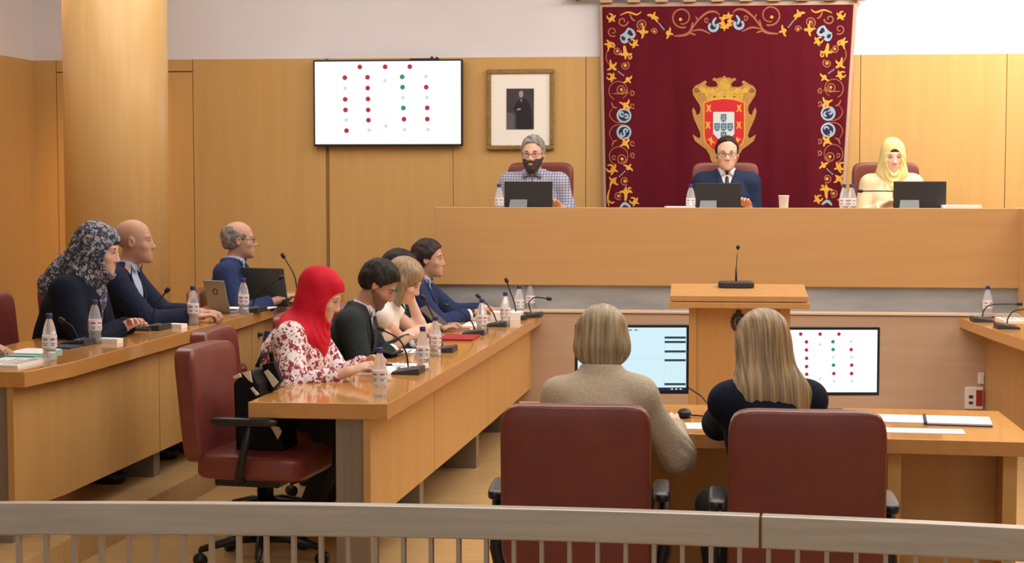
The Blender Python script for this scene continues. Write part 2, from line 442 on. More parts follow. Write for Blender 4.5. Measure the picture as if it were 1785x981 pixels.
# bars every 7 cm
Lr = sum((Vector(a) - Vector(b)).length for a, b in zip(tot, tot[1:])); nb = int(Lr / .0712)
bars = resample(L2, nb); me = None
for i, (a, b) in enumerate(zip(bars, bars[1:])):
    t = Vector((b[0] - a[0], b[1] - a[1])); an = math.atan2(t.y, t.x)
    if me is None:
        o = MB().box((-.0055, .008, .12), (.0055, .036, ZR - .083)).build('bar', M['steel_bar'], rail); me = o.data
    else:
        o = bpy.data.objects.new('bar', me); COL.objects.link(o); o.parent = rail
    o.location = (a[0], a[1], 0); o.rotation_euler = (0, 0, an)

# ------------------------------------------------------------ wall display and desk monitors
def vote_dots():
    D = []
    for x in (480, 698, 910): D.append((x, 178, 'r'))
    D += [(350, 270, 'r'), (352, 362, 'p'), (352, 458, 'r'), (354, 550, 'r'), (360, 637, 'p'), (362, 730, 'r')]
    D += [(546, 268, 'r'), (547, 361, 'r'), (549, 456, 'r'), (550, 551, 'r'), (552, 640, 'r'), (558, 727, 'p')]
    D += [(697, 297, 'p'), (702, 692, 'p')]
    D += [(844, 266, 'g'), (847, 355, 'g'), (850, 445, 'p'), (853, 535, 'g'), (858, 632, 'r'), (862, 723, 'p')]
    D += [(1048, 264, 'p'), (1050, 356, 'r'), (1055, 445, 'p'), (1058, 535, 'r'), (1058, 632, 'r'), (1062, 723, 'p')]
    return [((x - 90) / 1255, (y - 130) / 718, c) for x, y, c in D]
def disc(mb, x, z, y, r, n=12):
    mb.add([(x + r * math.cos(2 * PI * k / n), y, z + r * math.sin(2 * PI * k / n)) for k in range(n)], [tuple(range(n))])
def display(root, w, h, bz, depth, kind, bot=0, parent_name='screen'):
    """screen facing -y, lower left corner of the casing at (0, ., bot)"""
    MB().box((0, 0, bot), (w, depth, bot + h)).build('casing', M['black_plastic'], root, bevel=.003)
    mb = MB(); a, b, c, d_ = bz, w - bz, bot + bz * 1.3, bot + h - bz
    if kind == 'dots':
        mb.mat(M['scr_white']).add([(a, -.002, c), (b, -.002, c), (b, -.002, d_), (a, -.002, d_)], [(0, 1, 2, 3)])
        for u, v, q in vote_dots():
            mb.mat(M[{'r': 'scr_red', 'g': 'scr_green', 'p': 'scr_pale'}[q]])
            disc(mb, a + u * (b - a), d_ - v * (d_ - c), -.0035, (b - a) * (.0165 if q != 'p' else .013))
    else:
        W = b - a; H = d_ - c
        def R(u0, v0, u1, v1, m, y=-.0035):
            mb.mat(M[m]).add([(a + u0 * W, y, d_ - v1 * H), (a + u1 * W, y, d_ - v1 * H), (a + u1 * W, y, d_ - v0 * H), (a + u0 * W, y, d_ - v0 * H)], [(0, 1, 2, 3)])
        R(0, 0, 1, 1, 'scr_cyan', -.002)
        for v in (.14, .21, .36, .50, .88): R(.80, v, .995, v + .035, 'scr_dark')
        R(.80, .40, .995, .41, 'scr_pale')
        for u in (.42, .47, .52): R(u, .03, u + .03, .045, 'scr_dark')
        R(0, .95, 1, 1, 'scr_navy'); R(.0, .50, .79, .506, 'scr_pale'); R(.795, .1, .8, .94, 'scr_pale')
        for u in (.86, .9, .94): R(u, .965, u + .02, .985, 'scr_pale', -.0045)
    mb.build(parent_name, None, root)
p0 = aty(547, 255, WY - .07); p1 = aty(806, 103, WY - .07)
tv = thing('wall_display', 'large flat screen on the wall showing red and green voting dots', 'screen', (p0.x, p0.y, p0.z))
display(tv, p1.x - p0.x, p1.z - p0.z, .013, .05, 'dots')
MB().box((.4, .05, .2), (.8, .07, .5)).build('wall_mount', M['dark_grey'], tv)
tcb = thing('camera_bar', 'small dark bar lying on top of the large wall screen', 'webcam', (0, 0, 0))
q = aty(740, 101, WY - .05)
tcb.location = (q.x, q.y, p1.z + .0)
MB().box((-.12, -.02, 0), (.12, .02, .008)).build('bar', M['dark_grey'], tcb, bevel=.003)
MB().ball((.06, 0, .014), .012).build('lens', M['black_plastic'], tcb, True)
MB().ball((.10, 0, .012), .010).build('sensor', M['black_plastic'], tcb, True)

def monitor(pxl, pxr, pyt, pyb, s, kind, label):
    a = xys(pxl, s); b = xys(pxr, s)
    ww = (b - a).length; z1 = 1.725 - (pyt - 300) / s; z0 = 1.725 - (pyb - 300) / s
    rt = thing('monitor', label, 'monitor', (a.x, a.y, ZC), math.atan2(b.y - a.y, b.x - a.x))
    display(rt, ww, z1 - z0, .011, .03, kind, z0 - ZC)
    MB().box((ww / 2 - .03, .03, .01), (ww / 2 + .03, .05, z0 - ZC + .1)).build('stand_neck', M['black_plastic'], rt)
    MB().box((ww / 2 - .11, -.04, 0), (ww / 2 + .11, .12, .012)).build('stand_base', M['black_plastic'], rt, bevel=.004)
    return rt
monitor(1003, 1203, 567, 689, 437, 'list', 'desk monitor with a pale list and dark bars in front of the beige sweater woman')
monitor(1333, 1538, 571, 692, 437, 'dots', 'desk monitor showing coloured voting dots in front of the long haired woman')

# framed portrait
q0 = aty(848, 261, WY - .04); q1 = aty(966, 120, WY - .04)
fr = thing('framed_portrait', 'framed dark portrait print with wide white mat beside the wall screen', 'picture', (q0.x, q0.y, q0.z))
W = q1.x - q0.x; H = q1.z - q0.z
M['frame'] = noise_mat('frame', (132, 108, 66), (160, 128, 76), (3, 3, 3), 10, 2, .4, metal=.3)
M['mat_board'] = mat('mat_board', (246, 244, 236), .7)
M['photo_dark'] = noise_mat('photo_dark', (60, 52, 62), (72, 64, 74), (2, 2, 2), 5, 2, .5)
M['photo_black'] = mat('photo_black', (28, 24, 32), .5); M['photo_face'] = mat('photo_face', (170, 150, 150), .5); M['photo_grey'] = mat('photo_grey', (98, 92, 100), .5)
mb = MB(); t = .036
for a, b in (((0, 0, 0), (W, .04, t)), ((0, 0, H - t), (W, .04, H)), ((0, 0, t), (t, .04, H - t)), ((W - t, 0, t), (W, .04, H - t))): mb.box(a, b)
mb.build('frame', M['frame'], fr, bevel=.006)
MB().box((t, .015, t), (W - t, .03, H - t)).build('mat_board', M['mat_board'], fr)
mb = MB(); u0, u1, v0, v1 = W * .295, W * .70, H * .255, H * .76
yy = .012
mb.mat(M['photo_dark']).box((u0, yy, v0), (u1, .016, v1))
def pq(pts, m, y):
    mb.mat(M[m]).add([(u0 + (u1 - u0) * p[0], y, v0 + (v1 - v0) * p[1]) for p in pts], [tuple(range(len(pts)))])
pq([(.38, .0), (.95, 0), (.92, .45), (.82, .68), (.66, .76), (.5, .74), (.36, .66), (.25, .5), (.34, .42)], 'photo_black', .0105)
pq([(.49, .78), (.57, .78), (.62, .85), (.6, .93), (.53, .95), (.46, .92), (.45, .84)], 'photo_face', .0095)
pq([(.5, .72), (.58, .75), (.54, .66)], 'photo_face', .0090)
pq([(.38, .50), (.52, .52), (.52, .48), (.40, .46)], 'photo_face', .0090)
pq([(.0, .0), (.3, 0), (.3, .35), (.1, .42), (0, .4)], 'photo_grey', .0105)
mb.build('photograph', None, fr)

# ------------------------------------------------------------ wall hanging with embroidered border and arms
M['velvet'] = noise_mat('velvet', (90, 17, 31), (97, 20, 35), (3, 3, .4), 3, 3, .85, spec=.15)
M['lining'] = mat('lining', (192, 160, 140), .8)
M['gold'] = mat('gold', (222, 164, 58), .6); M['bronze'] = mat('bronze', (170, 98, 70), .7)
M['paleblue'] = mat('paleblue', (152, 184, 204), .7); M['navy_thread'] = mat('navy_thread', (40, 30, 70), .8)
M['crest_tan'] = noise_mat('crest_tan', (170, 124, 62), (184, 138, 70), (6, 6, 6), 8, 3, .7)
M['crest_gold'] = noise_mat('crest_gold', (184, 148, 50), (206, 170, 70), (6, 6, 6), 10, 3, .6)
M['crest_red'] = mat('crest_red', (200, 30, 42), .7); M['crest_white'] = mat('crest_white', (206, 220, 222), .7)
M['crest_blue'] = mat('crest_blue', (80, 118, 138), .7); M['crest_dark'] = mat('crest_dark', (70, 50, 30), .8)
BY = WY - .06
bn = thing('wall_hanging', 'dark red hanging with gold scroll border and coat of arms behind the dais', 'tapestry', (0, BY, 0))
def wave(x, z):
    e = max(0.0, 1 - abs(x - BX) / .45); damp = 1 - .8 * min(1, e * 1.6)
    dz = min(1, max(0, (BT - z) / 1.2)); return -damp * dz * (.016 * math.sin(x * 9 + .6) + .010 * math.sin(x * 21 + z * .8))
tl = aty(1050, 12, BY); tr = aty(1488, 8, BY); bl = aty(1057, 360, BY); br = aty(1466, 360, BY)
BX = aty(1265, 200, BY).x; BT = (tl.z + tr.z) / 2; BB = .7
def edge_x(z, L):
    a, b = (tl, bl) if L else (tr, br); return a.x + (b.x - a.x) * (a.z - z) / (a.z - b.z)
def cloth(inset, ztop_, y0, th, nm, m, nx=110, nz=40):
    V = []; F = []
    for s_ in (0, 1):
        for j in range(nz + 1):
            z = ztop_ + (BB - ztop_) * j / nz; a = edge_x(z, 1) - inset; b = edge_x(z, 0) + inset
            for i in range(nx + 1):
                x = a + (b - a) * i / nx; V.append((x, y0 + wave(x, z) + s_ * th, z))
    n = (nx + 1) * (nz + 1)
    for j in range(nz):
        for i in range(nx):
            q = j * (nx + 1) + i; F.append((q, q + 1, q + nx + 2, q + nx + 1)); F.append((n + q, n + q + nx + 1, n + q + nx + 2, n + q + 1))
    for j in range(nz):
        q = j * (nx + 1); F.append((q, q + nx + 1, n + q + nx + 1, n + q)); q += nx; F.append((q, n + q, n + q + nx + 1, q + nx + 1))
    for i in range(nx): F.append((i, n + i, n + i + 1, i + 1))
    return MB().add(V, F).build(nm, m, bn, True)
cloth(0, BT, 0, .004, 'cloth', M['velvet']); cloth(.026, BT + .03, .006, .004, 'lining', M['lining'])
yoff = [0]
def emb(mb, P, m, lift):
    mb.mat(M[m]).add([(p[0], wave(p[0], p[1]) - lift, p[1]) for p in P], [tuple(range(len(P)))])
def to_w(px, py):
    q = aty(px, py, BY); return (q.x, q.z)
def ribbon(mb, P, wd, m, lift=.003):
    """P in photo pixels; wd half width in pixels (number or list)"""
    Q = [Vector(to_w(*p)) for p in P]; n = len(Q)
    ws = wd if isinstance(wd, list) else [wd * (.35 + .65 * math.sin(PI * (i + .6) / (n + .2))) for i in range(n)]
    A = []; B = []
    for i in range(n):
        t = (Q[min(i + 1, n - 1)] - Q[max(i - 1, 0)]); t = t.normalized() if t.length else Vector((1, 0)); nn = Vector((-t.y, t.x)) * ws[i] / 217.
        A.append(Q[i] + nn); B.append(Q[i] - nn)
    V = [(p.x, wave(p.x, p.y) - lift, p.y) for p in A + B]
    mb.mat(M[m]).add(V, [(i, i + 1, n + i + 1, n + i) for i in range(n - 1)])
def spiral(mb, cx, cy, r, a0, turns, m, wd=1.0, dot=None, r1=.25, lift=.003):
    n = int(14 * abs(turns)) + 6; P = []
    for i in range(n + 1):
        u = i / n; a = a0 + 2 * PI * turns * u; rr = r * (1 - (1 - r1) * u); P.append((cx + rr * math.cos(a), cy + rr * math.sin(a)))
    ribbon(mb, P, [wd * (1 - .3 * i / n) for i in range(n + 1)], m, lift)
    if dot: blob(mb, cx, cy, dot[1], dot[0], lift + .0006)
def blob(mb, cx, cy, r, m, lift=.0035, n=9):
    emb(mb, [to_w(cx + r * math.cos(2 * PI * k / n), cy + r * math.sin(2 * PI * k / n)) for k in range(n)], m, lift)
def leaf(mb, cx, cy, r, rot, m, lobes=3, lift=.0036):
    """pointed leaf with curling side lobes"""
    c, s = math.cos(rot), math.sin(rot)
    for k in range(lobes):
        a = (k - (lobes - 1) / 2) * 1.15; L = r * (1.0 if k == (lobes - 1) / 2 else .95)
        P = []
        for i in range(7):
            u = i / 6; aa = a * (.35 + .9 * u); x = L * u * math.cos(aa); y = L * u * math.sin(aa)
            P.append((cx + x * c - y * s - .35 * r * c, cy + x * s + y * c - .35 * r * s))
        ribbon(mb, P, [r * .24 * (1 - u_ * .8) + .5 for u_ in [i / 6 for i in range(7)]], m, lift + k * .0003)
    blob(mb, cx - .3 * r * c, cy - .3 * r * s, r * .3, m, lift)
def beads(mb, a, b, n=4, m='paleblue'):
    for i in range(n):
        u = (i + .5) / n; blob(mb, a[0] + (b[0] - a[0]) * u, a[1] + (b[1] - a[1]) * u, 1.3, m)
MIR = lambda x, y: (2531.5 - x - (y * 0.0), y - 4)
class Mir:
    def __init__(s, mb, on): s.mb = mb; s.on = on
    def x(s, px, py): return MIR(px, py) if s.on else (px, py)
    def sp(s, px, py, r, a, t, m, wd=1., dot=None, r1=.25):
        q = s.x(px, py); spiral(s.mb, q[0], q[1], r, (PI - a) if s.on else a, -t if s.on else t, m, wd, dot, r1, .0038 if m == 'paleblue' and r < 8 else .003)
    def lf(s, px, py, r, rot, m, lobes=3):
        q = s.x(px, py); leaf(s.mb, q[0], q[1], r, (PI - rot) if s.on else rot, m, lobes)
    def rb(s, P, wd, m): ribbon(s.mb, [s.x(*p) for p in P], wd, m, .0034 if m == 'paleblue' else .003)
    def bd(s, a, b, n=4): beads(s.mb, s.x(*a), s.x(*b), n)
    def bl(s, px, py, r, m): q = s.x(px, py); blob(s.mb, q[0], q[1], r, m)
def A1(x, y): return (1020 + x / 4.904, y / 4.904)
def A3(x, y): return (1030 + x / 4.906, 170 + y / 4.906)
for on in (False, True):
    mb = MB(); g = Mir(mb, on)
    def sweep(P, f, wd, m):
        Q = [f(*p) for p in P]; R_ = []
        for i in range(len(Q) - 1):      # Catmull-Rom
            p0, p1, p2, p3 = Q[max(i - 1, 0)], Q[i], Q[i + 1], Q[min(i + 2, len(Q) - 1)]
            for k in range(6):
                t = k / 6; R_.append(tuple(.5 * ((2 * p1[j]) + (-p0[j] + p2[j]) * t + (2 * p0[j] - 5 * p1[j] + 4 * p2[j] - p3[j]) * t * t + (-p0[j] + 3 * p1[j] - 3 * p2[j] + p3[j]) * t ** 3) for j in (0, 1)))
        R_.append(Q[-1]); g.rb(R_, wd, m)
    # top left corner
    g.lf(*A1(235, 165), 9, PI * .25, 'gold', 5)
    g.sp(*A1(322, 182), 9.5, 0, 1.1, 'bronze', 1.4); g.sp(*A1(235, 270), 9, 1, 1.2, 'bronze', 1.2)
    sweep([(300, 130), (370, 105), (440, 125), (480, 100)], A1, 1.5, 'gold')
    sweep([(380, 110), (400, 160), (430, 180)], A1, 1.6, 'bronze')
    g.sp(*A1(487, 210), 9.5, 2, 1.6, 'bronze', 1.2, ('gold', 2.2))
    g.lf(*A1(500, 275), 12, .1, 'gold'); g.sp(*A1(592, 268), 6, 3, 1.4, 'bronze', 1.1, ('gold', 2))
    sweep([(440, 262), (480, 270), (540, 268)], A1, 1.8, 'gold')
    for P in ([(300, 310), (345, 285), (370, 240)], [(350, 300), (400, 320), (430, 290)], [(345, 370), (350, 320), (320, 290)], [(370, 240), (410, 270), (425, 310)], [(300, 320), (330, 360), (370, 350)]):
        sweep(P, A1, 2.4, 'paleblue')
    g.bl(*A1(328, 330), 3.6, 'navy_thread'); g.bl(*A1(382, 275), 3.6, 'navy_thread'); g.bl(*A1(360, 312), 4.5, 'paleblue')
    g.lf(*A1(432, 378), 9, .5, 'gold', 5)
    g.lf(*A1(210, 385), 10, -1.2, 'gold'); sweep([(185, 340), (205, 375), (195, 440)], A1, 1.8, 'gold'); sweep([(205, 375), (240, 372), (255, 400)], A1, 1.6, 'gold')
    g.sp(*A1(275, 435), 7.5, 0, 1.5, 'bronze', 1.1, ('gold', 2.2))
    g.lf(*A1(345, 470), 12, PI / 2, 'gold'); sweep([(335, 390), (340, 430), (350, 490)], A1, 2.8, 'gold'); g.sp(*A1(380, 490), 4, -1, .9, 'gold', 1.2)
    g.sp(*A1(340, 560), 8, -1, 1.5, 'bronze', 1.1, ('gold', 2.6))
    sweep([(190, 430), (180, 500), (210, 560)], A1, .9, 'bronze')
    g.lf(*A1(235, 575), 11, .9, 'gold'); sweep([(215, 510), (225, 560), (270, 600)], A1, 2.2, 'gold')
    g.bd(A1(278, 608), A1(335, 650)); g.lf(*A1(370, 685), 10, .9, 'gold'); g.lf(*A1(240, 665), 9, .3, 'gold', 5)
    g.sp(*A1(285, 775), 17, 2.0, .85, 'bronze', .9, r1=.9); g.sp(*A1(310, 765), 9, 0, 1.3, 'bronze', 1.1, ('gold', 2.6), .5)
    g.sp(*A1(400, 800), 5, -2, 1.1, 'bronze', 1.1); sweep([(230, 800), (300, 800), (380, 790)], A1, 1.1, 'bronze')
    # top edge towards the middle
    g.lf(*A1(585, 135), 11, -1.2, 'gold'); sweep([(530, 130), (580, 140), (620, 190)], A1, 2.2, 'gold')
    g.bd(A1(625, 192), A1(678, 258), 5); g.lf(*A1(720, 285), 11, .3, 'gold')
    g.sp(*A1(828, 150), 18, 1.2, 1.1, 'bronze', 1.5, r1=.62); g.bl(*A1(815, 166), 3, 'gold')
    sweep([(760, 308), (850, 300), (900, 265), (920, 190)], A1, 2.4, 'bronze'); sweep([(880, 280), (920, 290), (945, 300)], A1, 1.6, 'bronze')
    sweep([(915, 265), (990, 255), (1070, 290)], A1, 1.6, 'bronze'); sweep([(900, 270), (960, 180), (1040, 110), (1110, 100), (1150, 130)], A1, 1.9, 'bronze')
    sweep([(945, 140), (960, 165), (985, 160)], A1, 1.4, 'bronze'); g.sp(*A1(1040, 170), 5, 1, 1, 'bronze', 1.2)
    blob(mb, *g.x(*A1(1110, 215)), 7.5, 'navy_thread', .0022); g.sp(*A1(1092, 228), 8.5, -.6, .75, 'paleblue', 2.6, r1=.75); sweep([(1120, 150), (1095, 190), (1110, 230)], A1, 2.2, 'paleblue')
    g.lf(*A1(1170, 200), 9, PI, 'gold'); g.lf(*A1(1185, 150), 8, -1.57, 'gold', 3); g.lf(*A1(1190, 240), 8, 1.57, 'gold', 3); sweep([(1140, 140), (1170, 180), (1150, 230)], A1, 1.6, 'bronze')
    # down the side
    sweep([(175, 40), (195, 80), (225, 90)], A3, 1.5, 'bronze')
    g.lf(*A3(305, 70), 12, .6, 'gold'); sweep([(245, 40), (300, 70), (330, 110)], A3, 2, 'gold'); g.sp(*A3(358, 70), 5, 1, 1, 'bronze', 1.1)
    sweep([(195, 80), (160, 140), (190, 195), (240, 215), (300, 210)], A3, .9, 'bronze')
    blob(mb, *g.x(*A3(285, 155)), 10, 'navy_thread', .0022); g.sp(*A3(285, 155), 11.5, -1.9, -.95, 'paleblue', 1.9, r1=.95); g.sp(*A3(268, 138), 5, 1, .9, 'paleblue', 1.7); g.sp(*A3(302, 165), 4.5, 4, .9, 'paleblue', 1.7)
    sweep([(300, 235), (240, 232), (190, 250), (160, 305), (190, 380)], A3, .9, 'bronze')
    blob(mb, *g.x(*A3(285, 297)), 10, 'navy_thread', .0022); g.sp(*A3(285, 297), 11.5, 1.9, .95, 'paleblue', 1.9, r1=.95); g.sp(*A3(268, 315), 5, -1, .9, 'paleblue', 1.7); g.sp(*A3(302, 285), 4.5, -4, .9, 'paleblue', 1.7)
    sweep([(225, 365), (195, 380), (180, 420)], A3, 1.5, 'bronze'); g.lf(*A3(300, 385), 12, -.6, 'gold'); sweep([(250, 415), (300, 390), (325, 345)], A3, 2, 'gold'); g.sp(*A3(358, 390), 5, 1, 1, 'bronze', 1.1)
    g.sp(*A3(240, 500), 17, 1.8, .85, 'bronze', .9, r1=.92); g.sp(*A3(268, 525), 9, 0, 1.3, 'bronze', 1.1, ('gold', 2.8), .6); g.sp(*A3(360, 490), 5, 1, 1.1, 'bronze', 1.1); g.sp(*A3(200, 510), 4.5, 1, 1, 'bronze', 1.1)
    g.lf(*A3(200, 620), 11, .4, 'gold', 5); g.lf(*A3(325, 595), 10, -1.0, 'gold'); g.bd(A3(298, 625), A3(240, 680)); g.lf(*A3(190, 720), 11, 2.3, 'gold'); sweep([(225, 685), (180, 710), (165, 770)], A3, 2, 'gold')
    g.sp(*A3(292, 712), 8, 1, 1.4, 'bronze', 1.1, ('gold', 2.6)); g.lf(*A3(300, 800), 12, -1.57, 'gold'); sweep([(295, 885), (300, 830), (290, 780)], A3, 2.8, 'gold'); g.sp(*A3(335, 780), 4, 1, .9, 'gold', 1.3)
    g.sp(*A3(238, 838), 7.5, 1, 1.5, 'bronze', 1.1, ('gold', 2.2)); sweep([(165, 770), (145, 850), (155, 930)], A3, 1.6, 'gold'); sweep([(155, 880), (180, 900), (205, 890)], A3, 1.6, 'gold')
    sweep([(250, 940), (290, 905), (340, 935)], A3, 2.6, 'paleblue'); g.lf(*A3(385, 895), 9, .5, 'gold', 5)
    mb.build('border_embroidery', None, bn)
# arms
def K(x, y): return (1190 + x / 6.133, 120 + y / 6.133)
cr = MB()
half = [(445, 70), (420, 95), (395, 92), (370, 105), (330, 95), (315, 122), (345, 130), (372, 160), (362, 190), (300, 195), (258, 182), (240, 165), (262, 145), (240, 122), (190, 155), (130, 185), (105, 225), (112, 280), (150, 340), (180, 385), (192, 430), (178, 480), (150, 495), (138, 450), (112, 412), (100, 450), (115, 520), (150, 600), (178, 660), (192, 715), (178, 745), (105, 700), (130, 770), (200, 825), (250, 860), (285, 915), (305, 985), (345, 1030), (330, 1070), (445, 1090)]
full = half + [(890 - x, y) for x, y in half[-2:0:-1]]
def poly(P, m, lift): emb(cr, [to_w(*K(*p)) for p in P], m, lift)
poly(full, 'crest_tan', .004)
crown = [(262, 345), (232, 262), (165, 215), (195, 180), (250, 215), (300, 205), (330, 225), (385, 195), (400, 130), (445, 100)]
crown = crown + [(890 - x, y) for x, y in crown[-2::-1]] + [(560, 312), (445, 298), (330, 312)]
poly(crown, 'crest_gold', .0055)
poly([(245, 355), (330, 312), (445, 296), (560, 312), (645, 355), (560, 330), (445, 322), (330, 330)], 'gold', .0065)
for x in (338, 447, 552): poly([(x - 16, 297), (x, 290), (x + 16, 297), (x, 304)], 'crest_dark', .0075)
for x, y in ((445, 200), (225, 235), (665, 235), (320, 235), (570, 235)): poly([(x - 32, y + 22), (x, y - 40), (x + 32, y + 22)], 'gold', .0068)
for x, y in ((445, 205),): poly([(x - 14, y + 8), (x, y - 18), (x + 14, y + 8)], 'crest_gold', .0078)
for x, y in ((150, 225), (740, 225)):
    spiral(cr, *K(x, y), 4.2, 0, 1.3, 'crest_dark', .6, lift=.0065)
sh = [(235, 365), (330, 335), (445, 325), (560, 335), (655, 365), (655, 720), (635, 790), (580, 850), (510, 895), (445, 940), (380, 895), (310, 850), (255, 790), (235, 720)]
poly([(445 + (x - 445) * 1.06, 600 + (y - 600) * 1.03) for x, y in sh], 'gold', .006); poly(sh, 'crest_red', .0072)
poly([(325, 460), (552, 460), (552, 690), (520, 740), (445, 790), (370, 740), (325, 690)], 'crest_white', .0085)
for x, y in ((438, 525), (368, 622), (438, 622), (508, 622), (438, 715)):
    poly([(x - 30, y - 42), (x + 30, y - 42), (x + 30, y + 18), (x + 18, y + 36), (x, y + 44), (x - 18, y + 36), (x - 30, y + 18)], 'crest_blue', .0098)
    for dx, dy in ((-11, -18), (11, -18), (0, 0), (-11, 16), (11, 16)): poly([(x + dx - 5, y + dy - 5), (x + dx + 5, y + dy - 5), (x + dx + 5, y + dy + 5), (x + dx - 5, y + dy + 5)], 'crest_white', .0105)
for x, y, a in ((278, 422, 0), (603, 422, 0), (270, 602, 0), (600, 602, 0), (305, 770, -.5), (582, 770, .5)):
    for P in ([(-25, -38), (-10, -38), (-8, -28), (8, -28), (10, -38), (25, -38), (18, -12), (14, 4), (30, 38), (12, 38), (0, 14), (-12, 38), (-30, 38), (-14, 4), (-18, -12)],):
        poly([(x + px * math.cos(a) - py * math.sin(a), y + px * math.sin(a) + py * math.cos(a)) for px, py in P], 'gold', .009)
cr.build('coat_of_arms', None, bn)
# pole and hanging tabs
rod = thing('curtain_pole', 'dark pole with pale tabs holding the red hanging at the top edge', 'curtain pole', (0, BY - .01, 0))
zr = BT + .075
MB().tube([(edge_x(BT, 1) - .28, 0, zr), (edge_x(BT, 0) + .04, 0, zr)], .02, 12).build('pole', M['dark_grey'], rod, True)
tm = None
for i in range(10):
    x = edge_x(BT, 1) + .03 + i * .218
    if tm is None:
        o = MB().box((-.05, -.024, -.045), (.05, .026, .03)).build('tab', M['lining'], rod, bevel=.004); tm = o
    else: o = tm.copy(); COL.objects.link(o)
    o.location = (x, 0, zr)
for x in (edge_x(BT, 1) - .2, edge_x(BT, 0) + .0):
    MB().box((x - .012, .0, zr - .02), (x + .012, .07, zr + .02)).build('bracket', M['dark_grey'], rod)

# ------------------------------------------------------------ office chairs
def make_chair(label):
    t = thing('office_chair', label, 'chair')
    def bend(q):        # wrap the sides forward a little, lean the top back
        z = q.z; return Vector((q.x, q.y + .35 * q.x * q.x - .10 * (z + .27) - .0, z))
    MB().cushion((0, -.235, .715), (.50, .10, .50), 9, 14, bend).build('backrest', M['leather'], t, True)
    # piped seam round the back panel
    P = []
    for k in range(40):
        a = 2 * PI * k / 40; c, s = math.cos(a), math.sin(a); L = (abs(c) ** 9 + abs(s) ** 9) ** (1 / 9)
        q = bend(Vector((c / L * .238, -.040, s / L * .238))); P.append(q + Vector((0, -.235, .715)))
    P.append(P[0]); MB().tube(P, .004, 6).build('piping', M['leather_edge'], t, True)
    MB().cushion((0, .02, .455), (.50, .50, .12), 6, 12, lambda q: Vector((q.x, q.y, q.z - .05 * max(0, q.y - .1)))).build('seat', M['leather'], t, True)
    MB().box((-.16, -.16, .36), (.16, .14, .405)).build('mechanism', M['black_plastic'], t, bevel=.01)
    MB().lathe([(.030, .10), (.030, .24), (.022, .24), (.022, .37)], (0, 0, 0), 16).build('gas_column', M['black_plastic'], t, True)
    for sx in (-1, 1):
        MB().cushion((sx * .285, .03, .665), (.06, .30, .035), 4, 6).build('armrest', M['armrest'], t, True)
        MB().tube([(sx * .22, .0, .40), (sx * .275, .0, .41), (sx * .295, .02, .48), (sx * .29, .06, .655)], [.016, .018, .018, .016], 8, 1.4).build('arm_support', M['black_plastic'], t, True)
    for k in range(5):
        a = 2 * PI * k / 5 + .3; c, s = math.cos(a), math.sin(a)
        lg = MB().tube([(0, 0, .115), (.12 * c, .12 * s, .11), (.28 * c, .28 * s, .075)], [.03, .022, .014], 8).build('leg', M['black_plastic'], t, True)
        MB().tube([(.28 * c - .018 * s, .28 * s + .018 * c, .03), (.28 * c + .018 * s, .28 * s - .018 * c, .03)], .03, 12).tube([(.28 * c, .28 * s, .03), (.28 * c, .28 * s, .08)], .008, 6).build('castor', M['black_plastic'], lg, True)
    return t

# ------------------------------------------------------------ small things
def make_bottle(label, group=None):
    t = thing('water_bottle', label, 'bottle', group=group)
    prof = [(.028, 0), (.032, .004), (.031, .02), (.028, .045), (.031, .058), (.032, .062)]
    p2 = [(.032, .062), (.0325, .065), (.0325, .118), (.031, .122), (.026, .15), (.018, .178), (.0125, .19), (.0125, .205), (.011, .205)]
    MB().lathe(prof + p2, (0, 0, 0), 20).build('bottle_body', M['plastic_clear'], t, True)
    mb = MB().mat(M['label']).lathe([(.0331, .066), (.0334, .07), (.0334, .112), (.0331, .116)], (0, 0, 0), 20)
    for k in range(6):
        a = k * PI / 3
        for zz, wd, m in ((.098, .011, 'label_red'), (.082, .013, 'label_blue'), (.074, .009, 'label_blue')):
            pts = [(.0337 * math.cos(a + u), .0337 * math.sin(a + u)) for u in (-wd / .034, 0, wd / .034)]
            mb.mat(M[m]).add([(p[0], p[1], zz) for p in pts] + [(p[0], p[1], zz + (.008 if m == 'label_red' else .004)) for p in pts], [(0, 1, 4, 3), (1, 2, 5, 4)])
    mb.build('label', None, t)
    MB().lathe([(.0145, .193), (.0148, .195), (.0148, .213), (.013, .216)], (0, 0, 0), 16).build('cap', M['cap_blue'], t, True)
    return t
